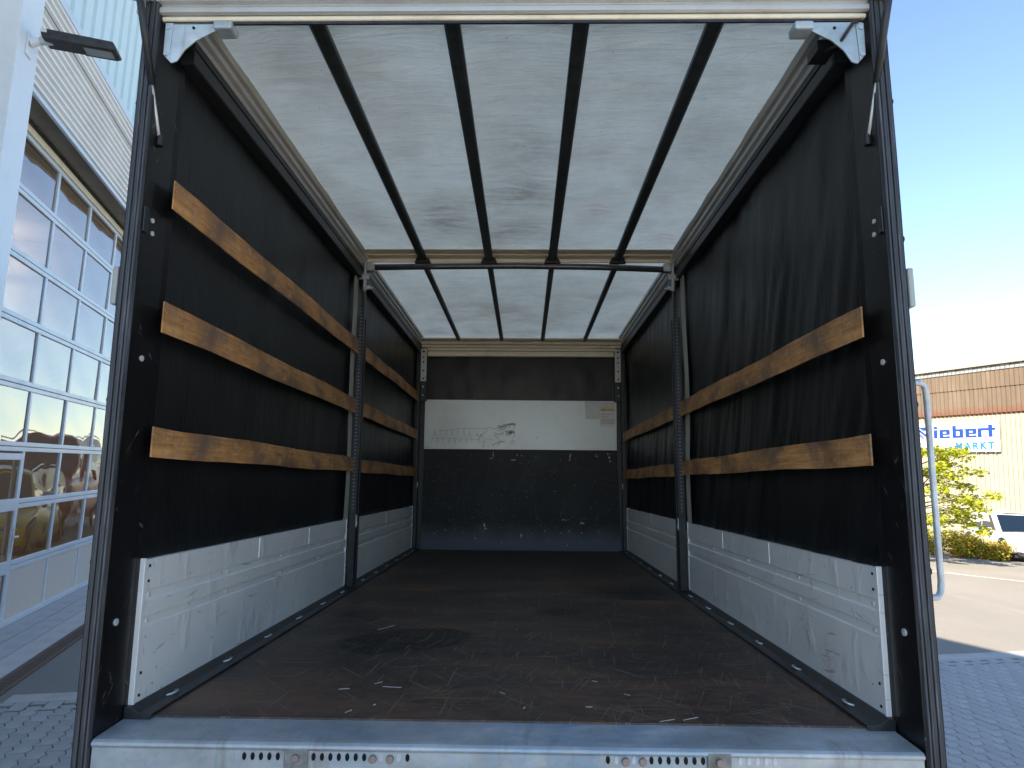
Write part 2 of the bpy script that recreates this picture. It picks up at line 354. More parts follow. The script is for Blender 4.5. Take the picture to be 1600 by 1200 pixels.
PCL = plain('perforation_edge', (.14, .15, .17), .4, .6)

# ------------------------------------------------------------------ mesh helpers
class MB:
    def __init__(s): s.v = []; s.f = []
    def quad(s, *p):
        n = len(s.v); s.v += [tuple(q) for q in p]; s.f.append(tuple(range(n, n+len(p)))); return s
    def box(s, x0, x1, y0, y1, z0, z1):
        n = len(s.v)
        s.v += [(x0, y0, z0), (x1, y0, z0), (x1, y1, z0), (x0, y1, z0), (x0, y0, z1), (x1, y0, z1), (x1, y1, z1), (x0, y1, z1)]
        s.f += [tuple(n+i for i in f) for f in ((0, 3, 2, 1), (4, 5, 6, 7), (0, 1, 5, 4), (1, 2, 6, 5), (2, 3, 7, 6), (3, 0, 4, 7))]; return s
    def prism(s, poly, a, b, axis='y'):
        """poly: 2-D outline; extruded from a to b along axis (remaining axes in xyz order)"""
        def P(p, t):
            return {'x': (t, p[0], p[1]), 'y': (p[0], t, p[1]), 'z': (p[0], p[1], t)}[axis]
        n = len(s.v); k = len(poly)
        s.v += [P(p, a) for p in poly] + [P(p, b) for p in poly]
        s.f.append(tuple(n+i for i in range(k))); s.f.append(tuple(n+k+i for i in reversed(range(k))))
        for i in range(k):
            j = (i+1) % k; s.f.append((n+i, n+k+i, n+k+j, n+j))
        return s
    def tube(s, pts, r, n=10, cap=True):
        pts = [Vector(p) for p in pts]; rs = r if isinstance(r, (list, tuple)) else [r]*len(pts)
        base = len(s.v); up = None
        for i, p in enumerate(pts):
            d = (pts[min(i+1, len(pts)-1)]-pts[max(i-1, 0)]).normalized()
            if up is None: up = d.orthogonal().normalized()
            up = (up - d*up.dot(d)).normalized(); w = d.cross(up)
            for k in range(n):
                a = 2*pi*k/n; s.v.append(tuple(p+rs[i]*(cos(a)*up+sin(a)*w)))
        for i in range(len(pts)-1):
            for k in range(n):
                a = base+i*n+k; b = base+i*n+(k+1) % n; s.f.append((a, b, b+n, a+n))
        if cap:
            s.f.append(tuple(base+k for k in reversed(range(n)))); s.f.append(tuple(base+(len(pts)-1)*n+k for k in range(n)))
        return s
    def grid(s, fn, nu, nv):
        base = len(s.v)
        for i in range(nu+1):
            for j in range(nv+1): s.v.append(tuple(fn(i/nu, j/nv)))
        for i in range(nu):
            for j in range(nv):
                a = base+i*(nv+1)+j; s.f.append((a, a+nv+1, a+nv+2, a+1))
        return s
    def mesh(s, name, mat, smooth=False):
        me = bpy.data.meshes.new(name); me.from_pydata(s.v, [], s.f); me.update()
        if mat: me.materials.append(mat)
        if smooth:
            for p in me.polygons: p.use_smooth = True
        return me
    def build(s, name, mat, parent=None, smooth=False, bevel=0, loc=None, kind=None, recalc=True):
        me = s.mesh(name, mat, smooth)
        if recalc:
            import bmesh
            bm = bmesh.new(); bm.from_mesh(me); bmesh.ops.recalc_face_normals(bm, faces=bm.faces); bm.to_mesh(me); bm.free()
        return put(name, me, parent, loc, bevel, kind)
def put(name, me, parent=None, loc=None, bevel=0, kind=None, rot=None, scale=None):
    o = bpy.data.objects.new(name, me); COL.objects.link(o)
    if parent: o.parent = parent
    if loc is not None: o.location = loc
    if rot is not None: o.rotation_euler = rot
    if scale is not None: o.scale = scale
    if bevel:
        b = o.modifiers.new('bevel', 'BEVEL'); b.width = bevel; b.segments = 2; b.limit_method = 'ANGLE'; b.angle_limit = radians(35)
    if kind: o['kind'] = kind
    return o
def tag(o, label, cat, group=None):
    o['label'] = label; o['category'] = cat
    if group: o['group'] = group
    return o
def empty(name, label=None, cat=None, group=None, loc=(0, 0, 0), rz=0):
    o = bpy.data.objects.new(name, None); COL.objects.link(o); o.location = loc; o.rotation_euler = (0, 0, rz)
    if label: tag(o, label, cat, group)
    return o
def disc(r, t, n=12, axis='x', sy=1):
    m = MB(); poly = [(r*cos(2*pi*i/n), sy*r*sin(2*pi*i/n)) for i in range(n)]; return m.prism(poly, -t, t, axis)

# ------------------------------------------------------------------ ground
A1 = radians(16.522); P0 = Vector((-5.518, 5.080, 0))       # facade frame of the workshop hall: X out into the yard, Y along the wall
N1 = Vector((cos(A1), sin(A1), 0)); U1 = Vector((-sin(A1), cos(A1), 0))
def gz(x, y):
    t = min(90, x*.574+y*.819-9); return -.026*t if t > 0 else 0
def ground():
    xs = sorted(set([-400, -250, -150, -100, -70, 100, 150, 250, 400] + list(range(-50, 90, 2))))
    ys = sorted(set([-400, -250, -150, -100, -60, 120, 160, 250, 400] + list(range(-40, 110, 2))))
    m = MB()
    for x in xs:
        for y in ys: m.v.append((x, y, gz(x, y)))
    k = len(ys)
    for i in range(len(xs)-1):
        for j in range(k-1):
            a = i*k+j; m.f.append((a, a+k, a+k+1, a+1))
    m.build('asphalt_ground', ASPH, kind='structure', smooth=True)
ground()
pav = empty('paved_apron'); pav['kind'] = 'structure'; pav.location = P0; pav.rotation_euler = (0, 0, A1)
PX0, PX1, PS0, PS1 = .98, 12.6, -9.2, -2.47
MB().quad((PX0-3, PS0-2, .004), (PX1, PS0-2, .004), (PX1, PS1, .004), (PX0-3, PS1, .004)).build('joint_bed', BED, pav)
def paver_geo(m, cx, cs, dz=0, tx=0, ty=0):
    L, W, a, g = .225, .1125, .013, .0028
    def side(y0, sgn, ins):
        return [(y0+sgn*-ins+(a if i % 2 else -a), -L/2+L*i/4) for i in range(5)]
    def ring(ins, z):
        lo = [(x+ins+g, y) for x, y in [(-W/2+(a if i % 2 else -a), -L/2+L*i/4) for i in range(5)]]
        hi = [(x-ins-g, y) for x, y in [(W/2+(a if i % 2 else -a), -L/2+L*i/4) for i in range(5)]]
        pts = lo+hi[::-1]; out = []
        for x, y in pts:
            y = max(-L/2+g+ins, min(L/2-g-ins, y)); out.append((cx+x, cs+y, z+tx*x+ty*y))
        return out
    n = len(m.v); r0 = ring(0, .003); r1 = ring(0, .0135+dz); r2 = ring(.004, .0170+dz)
    m.v += r0+r1+r2
    for i in range(10):
        j = (i+1) % 10
        m.f.append((n+j, n+i, n+10+i, n+10+j)); m.f.append((n+10+j, n+10+i, n+20+i, n+20+j))
    m.f.append(tuple(n+20+i for i in reversed(range(10))))
def image_xy(p):
    d = p-CAM_LOC; f = d.dot(WF)
    return 800+1041.44*d.dot(WR)/f if f > .1 else -1e4, 600-1041.44*d.dot(WU)/f if f > .1 else 1e5
cells = []
i = 0; x = PX0+.06
while x < PX1-.06:
    s = PS0+(.1125 if i % 2 else 0)
    while s < PS1-.11:
        w = P0+N1*x+U1*s; u, v = image_xy(w)
        vis = (-30 < u < 135 or 1448 < u < 1640) and v < 1225
        cells.append((0 if vis else 1, (w-CAM_LOC).length, x, s)); s += .225
    x += .1125; i += 1
cells.sort()
pm = MB(); paver_geo(pm, 0, 0); pmesh = pm.mesh('paver', PAVER)
for (nv, d, x, s) in cells[:300]:
    if nv: break
    put('paver', pmesh, pav, (x, s, random.uniform(-.0015, .0015)), rot=(random.uniform(-.01, .01), random.uniform(-.012, .012), 0))
rest = MB()
for (nv, d, x, s) in cells[300:]: paver_geo(rest, x, s, random.uniform(-.0015, .0015), random.uniform(-.01, .01), random.uniform(-.01, .01))
for q in range(100):
    xx = PX0+.06+q*.1125
    rest.box(xx-.052, xx+.052, (-2.525 if q % 2 == 0 else -2.645)+.0, -2.465, .003, .0165)
o = rest.build('paver_field', PAVER, pav, kind='stuff', recalc=False)
# kerb strip across the yard (slabs), drain and flagstones along the door
km = MB().box(-.097, .097, -.247, .247, 0, .016).mesh('kerb_slab', KERB)
k = 0; x = 1.0
while x < 12.5:
    put('kerb_slab', km, pav, (x+.25, -2.36, .0), bevel=.003, rot=(0, 0, pi/2)); x += .5
fm = MB().box(-.147, .147, -.197, .197, 0, .014).mesh('flagstone', SLAB)
s = -3.2; r = 0
while s < 6.4:
    for c in range(3 if True else 0):
        put('flagstone', fm, pav, (-.02+.13+.25*c if False else .0+.12+.245*c, s+(.2 if c % 2 else 0), random.uniform(-.001, .001)), bevel=.003, scale=(.8, 1, 1))
    s += .4
o = MB().quad((-2, -26, .004), (22, -26, .004), (22, -9.25, .004), (-2, -9.25, .004)).build('bounce_sheet', paint_noise('bounce_concrete', (.52, .49, .44), (.40, .37, .33), .85, .5, .8), pav)  # unseen pale sheet, added to bounce sunlight into the truck body
MB().quad((-.3, -9, .003), (.72, -9, .003), (.72, -3.4, .003), (-.3, -3.4, .003)).build('apron_strip', SLAB, pav)
MB().box(.745, .765, -6, 9, 0, .018).box(.885, .905, -6, 9, 0, .018).build('drain_frame', DRAIN, pav)
dm = MB()
for q in range(13): dm.box(-.055, .055, -.245+q*.038, -.245+q*.038+.022, 0, .014)
dm.box(-.06, -.05, -.245, .245, 0, .0135).box(.05, .06, -.245, .245, 0, .0135)
dme = dm.mesh('drain_grate', DRAIN)
s = -5.7
while s < 8.9: put('drain_grate', dme, pav, (.825, s, .001)); s += .5
# thin white line on the far asphalt
def strip(name, a, b, w, mat):
    a = Vector(a); b = Vector(b); d = (b-a).normalized(); nrm = Vector((-d.y, d.x))*w/2; m = MB()
    N = 12
    for i in range(N):
        p = a.lerp(b, i/N); q = a.lerp(b, (i+1)/N)
        m.quad(*[(c.x, c.y, gz(c.x, c.y)+.006) for c in (p-nrm, q-nrm, q+nrm, p+nrm)])
    o = m.build(name, mat); o['kind'] = 'structure'; return o
strip('lane_line', (8.6, 17.6), (15.0, 11.8), .13, PAINTL)

# ------------------------------------------------------------------ workshop hall (left)
hall = empty('workshop_hall', 'workshop hall with striped corrugated fascia and glazed sectional door', 'building', loc=P0, rz=A1)
DS0, DS1 = -1.10, 4.66
MB().box(-.3, .0, -9.6, DS0-.12, 0, 6.5).box(-.3, 0, DS1+.12, 14, 0, 6.5).box(-.3, 0, DS0-.12, DS1+.12, 5.37, 6.5).build('wall', WHITEP, hall)
def Hr(s):
    if s > -3: return 9.08
    return 9.08+.16*(-3-s) if s > -14 else 10.84-.16*(-14-s)
# upper wall (solid behind the ribbed panels) unseen roof line shaped for yard shadow
rp = [(-9.6, 6.3), (14, 6.3), (14, Hr(0)), (-3, Hr(-3)), (-9.6, Hr(-9.6))]
MB().prism(rp, -.3, .06, 'x').build('upper_wall', TURQ, hall)
MB().prism([(14.2, 9.08), (14.2, 9.2), (-3, 9.2), (-9.7, Hr(-9.7)+.12), (-9.7, Hr(-9.7)), (-3, 9.08)], -12, .12, 'x').build('roof', GUT, hall)
pmh = MB(); pw = .32
pmh.prism([(.06, 0), (.10, .012), (.10, .06), (.075, .075), (.075, pw-.03), (.06, pw-.012)], 6.5, 9.0, 'z')
pme = pmh.mesh('cladding_panel', TURQ)
for i in range(40): put('cladding_panel', pme, hall, (0, -4+i*pw, 0))
# corrugated fascia
fz0, fz1 = 5.40, 6.50; fm = MB(); NF = 13*12
prof = [(.258+.045*min(1,max(0,.5-1.3*cos(2*pi*13*k/NF))), fz0+(fz1-fz0)*k/NF) for k in range(NF+1)]
poly = prof+[(.13, fz1), (.13, fz0)]
def fascia(s0, s1):
    m = MB(); n = 0
    for s in (s0, s1):
        m.v += [(p[0], s, p[1]) for p in poly]
    K = len(poly)
    for i in range(K): m.f.append((i, (i+1) % K, K+(i+1) % K, K+i))
    m.f.append(tuple(reversed(range(K)))); m.f.append(tuple(range(K, 2*K)))
    return m
for (a, b) in ((-9.6, -8.004), (-8, -2.004), (-2, 3.996), (4, 10)): fascia(a, b).build('fascia_sheet', FASC, hall)
MB().box(.12, .30, -9.6, 10, 6.502, 6.60).build('fascia_capping', BLUEG, hall, bevel=.01)
MB().box(.255, .295, -9.6, 10, 5.35, 5.398).build('drip_flashing', BLUEG, hall, bevel=.006)
MB().box(.304, .312, -9.6, 10, 6.20, 6.212).build('fascia_joint', GUT, hall)
sm = MB().box(.002, .252, -.797, .797, 5.36, 5.375).mesh('soffit_panel', SOFF)
for i in range(14): put('soffit_panel', sm, hall, (0, -9.6+i*1.6, 0))
# sectional door
rails = [0, .67, 1.345, 1.975, 2.645, 3.32, 3.975, 4.645, 5.26]
mull = [DS0, .06, 1.15, 2.26, 3.40, 4.52]
MB().box(-.045, .0, DS0-.12, DS0+.0, 0, 5.33).build('door_jamb', CREAM, hall, bevel=.004)
MB().box(-.045, 0, DS1-.02, DS1+.12, 0, 5.33).build('door_jamb', CREAM, hall, bevel=.004)
gd = MB()
for i, z in enumerate(rails[1:-1]):
    gd.box(-.05, -.012, DS0, DS1, z-.052, z-.004).box(-.05, -.012, DS0, DS1, z+.004, z+.052)
gd.box(-.05, -.012, DS0, DS1, .0, .085).box(-.05, -.012, DS0, DS1, 5.20, 5.245)
bounds = [(.085, .67-.052)]+[(rails[i]+.052, rails[i+1]-.052) for i in range(1, 7)]+[(rails[7]+.052, 5.20)]
for s in mull[1:-1]:
    for (a, b) in bounds: gd.box(-.048, -.014, s-.028, s+.028, a, b)
for (a, b) in bounds: gd.box(-.048, -.014, DS0, DS0+.06, a, b).box(-.048, -.014, DS1-.12, DS1-.02, a, b)
gdo = gd.build('garage_door', BLUEG, hall, bevel=.004)
MB().box(-.06, .01, DS0-.12, DS1+.12, 5.25, 5.325).build('door_head', CREAM, hall, bevel=.005)
MB().box(-.2, -.01, DS0-.12, DS1+.12, 5.328, 5.358).build('head_gap', HOLE, hall)
edges = [DS0+.06]+[v for s in mull[1:-1] for v in (s-.028, s+.028)]+[DS1-.12]
for ci in range(5):
    a, b = edges[2*ci], edges[2*ci+1]
    for ri, (z0, z1) in enumerate(bounds):
        cy, cz = (a+b)/2, (z0+z1)/2; w, h = (b-a)/2, (z1-z0)/2
        if ri == 0:
            MB().box(-.035, -.026, a-.003, b+.003, z0-.003, z1+.003).build('kick_panel', KICK, gdo); continue
        # slightly bowed acrylic pane
        bow = random.uniform(-.004, .004); tilt = random.uniform(-.006, .006); til2 = random.uniform(-.006, .006)
        pn = MB().grid(lambda p, q: (bow*(1-(2*p-1)**2)*(1-(2*q-1)**2)+tilt*(2*p-1)*w+til2*(2*q-1)*h, (2*p-1)*w, (2*q-1)*h), 8, 8)
        pn.build('pane', GLASS, gdo, smooth=True, loc=(-.032, cy, cz), recalc=False)
# wicket door in the leftmost field
wk = MB()
wk.box(-.012, .008, DS0+.02, DS0+.09, .1, 1.9).box(-.012, .008, -.05, .022, .1, 1.9).box(-.012, .008, DS0+.09, -.05, 1.83, 1.9).box(-.012, .008, DS0+.09, -.05, .1, .15).box(-.012, .008, DS0+.09, -.05, .60, .74).box(-.012, .008, DS0+.09, -.05, 1.28, 1.41)
wko = wk.build('wicket_door', BLUEG, hall, bevel=.003)
hd = MB().box(.009, .018, -.035, .0, .82, 1.10)
hd.tube([(.018, -.02, 1.0), (.06, -.02, 1.0), (.065, -.03, 1.0), (.065, -.14, 1.0)], .010, 8)
hd.build('door_handle', RIVET, wko)
# hall interior seen through the glazing
MB().quad((-.6, -1.3, .01), (-9, -1.3, .01), (-9, 6, .01), (-.6, 6, .01)).quad((-9, -1.3, 0), (-9, 6, 0), (-9, 6, 6), (-9, -1.3, 6)).quad((-.3, -1.3, 0), (-9, -1.3, 0), (-9, -1.3, 6), (-.3, -1.3, 6)).quad((-.3, 6, 0), (-9, 6, 0), (-9, 6, 6), (-.3, 6, 6)).quad((-.3, -1.3, 6), (-9, -1.3, 6), (-9, 6, 6), (-.3, 6, 6)).build('hall_room', DARKIN, hall)
for (x, s) in ((-3, 2.6), (-3, 5.0), (-5.5, 1.0)):
    tb = MB().box(x-.06, x+.06, s-.7, s+.7, 5.2, 5.24); t1 = tb.build('tube_light', TUBE, hall)
# pilaster column with faces
cm = MB().box(.28, .60, -2.70, -2.34, 0, 8.9)
cm.build('column', WHITEP, hall, bevel=.004)
# area lamp on the column
lamp = empty('area_lamp', 'black floodlight on a short arm reaching out from the white column', 'lamp', loc=P0+N1*.60+U1*(-2.52), rz=A1)
b = MB().box(0.001, .012, -.05, .05, 5.20, 5.40)
b.tube([(.01, 0, 5.33), (.05, 0, 5.345), (.09, 0, 5.36)], [.045, .035, .028], 12); b.build('wall_bracket', WHITEP, lamp, bevel=.003)
b = MB().tube([(.08, 0, 5.355), (.17, 0, 5.375)], .033, 14); b.build('sleeve', GALV, lamp, smooth=False)
b = MB().prism([(.12, 5.345), (.66, 5.345), (.68, 5.36), (.64, 5.425), (.14, 5.435), (.10, 5.40)], -.085, .085, 'y'); 
hs = b.build('lamp_housing', LAMPB, lamp, bevel=.012)
fr = MB(); fr.box(.40, .65, -.07, -.058, 5.336, 5.3445).box(.40, .65, .058, .07, 5.336, 5.3445).box(.40, .415, -.058, .058, 5.336, 5.3445).box(.635, .65, -.058, .058, 5.336, 5.3445)
fr.build('lens_frame', BLACKP, lamp); MB().box(.415, .635, -.058, .058, 5.339, 5.3445).build('lens', LENS, lamp)
MB().box(.1, .15, -.0875, -.0856, 5.395, 5.42).build('type_label', STW, lamp)

# ------------------------------------------------------------------ truck
TR = as_matrix(cam_axes(0.0236, 0.1290, 0.0384)) @ as_matrix(cam_axes(0.02, 0.1487, 0.0087)).transposed()
TO = CAM_LOC - TR @ Vector((0.0568, -2.2664, 0.7493))
truck = empty('box_truck', 'truck with open rear and empty curtain-sided cargo body', 'truck')
truck.matrix_world = Matrix.Translation(TO) @ TR.to_4x4()
T = truck
YF, YM, YB = 0.0, 2.62, 5.53
# floor: three plywood sheets with fine joints
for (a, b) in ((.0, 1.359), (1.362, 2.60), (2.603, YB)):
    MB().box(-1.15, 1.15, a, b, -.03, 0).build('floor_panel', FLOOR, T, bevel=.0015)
# floor edge rails with recessed lashing rings
for sg in (-1, 1):
    m = MB().prism([(sg*1.225, -.02), (sg*1.225, .030), (sg*1.205, .030), (sg*1.175, .012), (sg*1.135, .010), (sg*1.135, .002), (sg*1.152, -.02)], -.02, YB, 'y')
    r = m.build('floor_rail', RAILST, T, bevel=.002)
    ring = MB().tube([(0, -.03, 0), (-sg*.014, -.022, .003), (-sg*.02, 0, .005), (-sg*.014, .022, .003), (0, .03, 0)], .004, 6)
    rm = ring.mesh('lashing_ring', GALV, True)
    for y in (.18, .62, 1.06, 1.5, 1.94, 2.38, 2.95, 3.4, 3.85, 4.3, 4.75, 5.2): put('lashing_ring', rm, r, (sg*1.178, y, .016))
# side boards
def side_board(sg, y0, y1):
    x = sg*1.22; i = -sg       # i: direction to the inside
    P = [(0, .485), (.004*1, .487), (.004, .385), (-.002, .381), (-.002, .352), (.006, .348), (.006, .300), (-.002, .296), (-.002, .268), (.004, .264), (.004, .03), (0, .028)]
    poly = [(x+i*p[0]+i*.004, p[1]) for p in P]+[(x-i*.022, .028), (x-i*.022, .485)]
    o = MB().prism(poly, y0+.012, y1-.012, 'y').build('side_board', BOARD, T)
    e = MB()
    for (a, b) in ((y0, y0+.011), (y1-.011, y1)): MB().box(min(x+i*.012, x-i*.024), max(x+i*.012, x-i*.024), a, b, .026, .492).build('end_trim', BOARD, o, bevel=.002)
    # vertical joint covers and bolts
    rb = MB()
    dk = disc(.005, .002, 8, 'x').mesh('bolt_hole', HOLE); db = disc(.007, .003, 10, 'x').mesh('board_rivet', RIVET)
    ys = [y0+.035] + [y0+(y1-y0)*k/4 for k in (1, 2, 3)]
    for z in (.465, .415, .12, .05): put('bolt_hole', dk, o, (x+i*.009, y0+.035, z))
    for yy in ys[0:]:
        for z in (.366, .282): put('board_rivet', db, o, (x+i*.0035, yy+.02, z))
    for fy in ((.37, .66) if y0 < 1 else (.45,)):
        yy = y0+(y1-y0)*fy
        MB().box(min(x+i*.0082, x), max(x+i*.0082, x), yy-.002, yy+.002, .03, .264).build('board_joint', BOARD, o)
        MB().box(min(x+i*.0082, x), max(x+i*.0082, x), yy-.002, yy+.002, .387, .486).build('board_joint', BOARD, o)
        MB().box(min(x+i*.011, x), max(x+i*.011, x), yy+.03, yy+.055, .388, .484).build('joint_cover', BOARD, o, bevel=.003)
    return o
for sg in (-1, 1):
    side_board(sg, 0.0, 2.57); side_board(sg, 2.72, 5.40)
# curtains
def curtain(sg):
    def f(u, v):
        y = -.01+u*5.52; z = .42+v*1.93
        amp = .006 if sg < 0 else .013
        n1 = noise.noise(Vector((y*2.3+z*.55*sg, z*.5, 3.3*sg)))
        n2 = noise.noise(Vector((y*6.5+z*1.6*sg, z*.9, 7.7*sg)))
        n3 = noise.noise(Vector((y*16+z*5.5, z*3.2, 1.7*sg)))*(2.2 if z < 1.75 and sg > 0 else 1)
        bay = sin(pi*min(1, max(0, (y/2.6) % 1.0)))
        d = .012+amp*(1.3*n1+.8*n2+.28*n3)+.018*bay*sin(pi*v)
        return (sg*(1.225+d), y, z)
    return MB().grid(f, 300, 70)
for sg in (-1, 1):
    curtain(sg).build('side_curtain', VINYL, T, smooth=True)
    MB().box(*((-1.292, -1.288) if sg < 0 else (1.288, 1.292)), .0, 5.6, -.25, 2.42).build('outer_curtain', OUTER, T)
    # pale webbing strip behind the middle post
    m = MB().grid(lambda u, v: (sg*(1.214-.004*sin(v*9)), (2.485 if sg < 0 else 2.44)+u*.12+.012*sin(v*7+sg), .487+v*1.80), 4, 30)
    m.build('webbing_strip', STRAPM, T, smooth=True)
# timber slats
def slat(sg, y0, y1, z0, z1, name='wall_slat'):
    L = (y1-y0)/2; H = (z1-z0)/2
    m = MB(); N = 14
    for k in range(N+1):
        y = -L+2*L*k/N; j = (k*7+int(z0*100)) % 5*.0006
        for (x, z) in ((-.003, -H+j), (.003, -H+j), (.003, H-j), (-.003, H-j)): m.v.append((x, y, z+.003*sin(k*.8+z0*5)*(0 < k < N)))
    for k in range(N):
        a = 4*k
        for c in range(4): m.f.append((a+c, a+(c+1) % 4, a+4+(c+1) % 4, a+4+c))
    m.f.append((3, 2, 1, 0)); m.f.append((4*N, 4*N+1, 4*N+2, 4*N+3))
    m.build(name, WOOD, T, loc=(sg*1.190, (y0+y1)/2, (z0+z1)/2), bevel=.0008)
for (z0, z1) in ((1.695, 1.805), (1.252, 1.362), (.826, .930)):
    slat(-1, -.058, 2.60, z0, z1); slat(-1, 2.70, 5.50, z0-.002, z1-.004)
    if z0 < 1.6:
        slat(1, -.058, 2.60, z0-.008, z1-.008); slat(1, 2.68, 5.50, z0-.012, z1-.016)
# middle posts
for sg in (-1, 1):
    i = -sg
    def bx(a, b): return (min(sg*a, sg*b), max(sg*a, sg*b))
    m = MB().box(*bx(1.165, 1.205), 2.585, 2.60, .02, 1.98).box(*bx(1.165, 1.205), 2.68, 2.695, .02, 1.98).box(*bx(1.190, 1.205), 2.60, 2.68, .02, 1.98).box(*bx(1.155, 1.165), 2.585, 2.62, .02, 1.98).box(*bx(1.155, 1.165), 2.66, 2.695, .02, 1.98)
    p = m.build('side_post', DSTEEL, T, bevel=.002)
    MB().box(*bx(1.165, 1.19), 2.615, 2.655, 1.95, 2.28).build('post_head', DSTEEL, p, bevel=.003)
    hm = MB()
    for k in range(58):
        z = .56+k*.026
        hm.box(*bx(1.1535, 1.1552), 2.594, 2.611, z, z+.009).box(*bx(1.171, 1.186), 2.5835, 2.586, z, z+.009)
    hm.build('perforation', PCL, p, kind='stuff')
    MB().box(*bx(1.150, 1.17), 2.59, 2.62, .43, .52).box(*bx(1.146, 1.156), 2.596, 2.614, .445, .475).build('latch', GALV, p, bevel=.003)
    b = MB().box(*bx(1.13, 1.20), 2.57, 2.60, 2.27, 2.31).box(*bx(1.15, 1.165), 2.56, 2.60, 2.18, 2.40).box(*bx(1.12, 1.15), 2.585, 2.61, 2.20, 2.225)
    b.tube([(sg*1.10, 2.60, 2.21), (sg*1.15, 2.60, 2.20), (sg*1.165, 2.60, 2.25)], .009, 8); b.tube([(sg*1.19, 2.57, 2.29), (sg*1.13, 2.57, 2.295)], .010, 8)
    b.build('post_bracket', GALV, p, bevel=.002)
    # rear corner posts at the bulkhead
    c = MB().box(*bx(1.115, 1.215), 5.455, 5.50, .02, 2.33); cp = c.build('bulkhead_post', DSTEEL, T, bevel=.003) if False else MB().box(*bx(1.175, 1.215), 5.44, 5.50, .02, 2.33).box(*bx(1.10, 1.174), 5.47, 5.50, 1.70, 2.33).build('bulkhead_post', DSTEEL, T, bevel=.003)
    w = MB().box(*bx(1.108, 1.180), 5.458, 5.468, 1.935, 2.325).build('perforated_bracket', BRACK, cp, bevel=.002)
    bm_ = disc(.010, .003, 10, 'y').mesh('bolt_hole', HOLE)
    for z in (2.29, 2.22, 2.165, 2.06, 1.965): put('bolt_hole', bm_, w, (sg*1.144, 5.456, z), scale=(1.3, 1, 1.3) if z > 2.28 else None)
    bb = disc(.008, .003, 10, 'y').mesh('bolt_head', RIVET)
    for z in (1.87, 1.77): put('bolt_head', bb, cp, (sg*1.144, 5.466, z))
    bb2 = MB().box(*bx(1.165, 1.176), 5.42, 5.45, .70, .76).build('curtain_hook', GALV, cp, bevel=.004)
# bulkhead
MB().prism([(-1.135, .0), (1.155, .0), (1.125, 1.14), (-1.112, 1.14)], 5.51, 5.53, 'y').build('bulkhead_board', BULK, T, bevel=.002)
wp = MB().prism([(-1.120, 1.142), (1.122, 1.142), (1.126, 1.716), (-1.118, 1.722)], 5.498, 5.53, 'y').build('white_panel', WHITEB, T, bevel=.003)
MB().box(-1.287, 1.287, 5.535, 5.56, -.1, 2.46).build('bulkhead_frame', DSTEEL, T)
MB().grid(lambda u, v: (-1.17+2.34*u, 5.525+.008*noise.noise(Vector((u*14, v*2, 5)))-.01*sin(pi*v), 1.70+v*.56), 90, 16).build('bulkhead_curtain', VINYL, T, smooth=True)
MB().prism([(5.50, 2.235), (5.47, 2.24), (5.47, 2.262), (5.485, 2.266), (5.485, 2.30), (5.455, 2.304), (5.455, 2.335), (5.52, 2.34), (5.52, 2.235)], -1.10, 1.11, 'x').build('bulkhead_header', CREAM, T, bevel=.0015)
MB().prism([(5.44, 2.338), (5.44, 2.365), (5.40, 2.372), (5.40, 2.40), (5.30, 2.41), (5.30, 2.425), (5.6, 2.425), (5.6, 2.338)], -1.17, 1.18, 'x').build('roof_end_rail', CREAM, T, bevel=.0015)
# scuffs on the bulkhead
sc = MB(); rr = random.Random(3)
def blob(cx, cz, w, h, m, y=5.5085):
    k = 7; m.quad(*[(cx+w/2*cos(2*pi*i/k)*rr.uniform(.5, 1.2), y, cz+h/2*sin(2*pi*i/k)*rr.uniform(.5, 1.2)) for i in range(k)])
for (x, z, w, h) in ((-.31, 1.09, .016, .09), (-.335, 1.04, .05, .012), (-.09, 1.02, .03, .02), (-.06, 1.025, .03, .02), (-.03, 1.08, .015, .02), (.02, 1.075, .015, .015), (.585, 1.09, .02, .03), (.58, 1.06, .018, .03), (.577, 1.03, .015, .03),
        (.88, 1.09, .02, .012), (.875, 1.07, .01, .02), (.898, 1.07, .01, .02), (1.02, 1.1, .018, .03), (1.035, 1.06, .02, .03), (1.045, 1.02, .012, .03), (-.40, .28, .03, .05), (-.385, .24, .03, .02), (.02, .17, .03, .055), (.50, .35, .02, .03), (.53, .345, .03, .01),
        (.72, .31, .06, .02), (.71, .2, .02, .02), (.57, .22, .015, .02), (.47, .2, .015, .015), (.29, .22, .012, .02), (-.85, .22, .015, .015), (-.97, .18, .015, .015), (-.5, .13, .01, .03), (-.2, .09, .008, .03), (.545, .06, .01, .03)):
    blob(x, z, w, h, sc)
for k in range(45): blob(rr.uniform(-1.05, 1.1), rr.choice((rr.uniform(.05, .45), rr.uniform(.05, 1.1))), rr.uniform(.003, .009), rr.uniform(.003, .010), sc)
sc.build('bulkhead_scuffs', CHALK, T, kind='stuff')
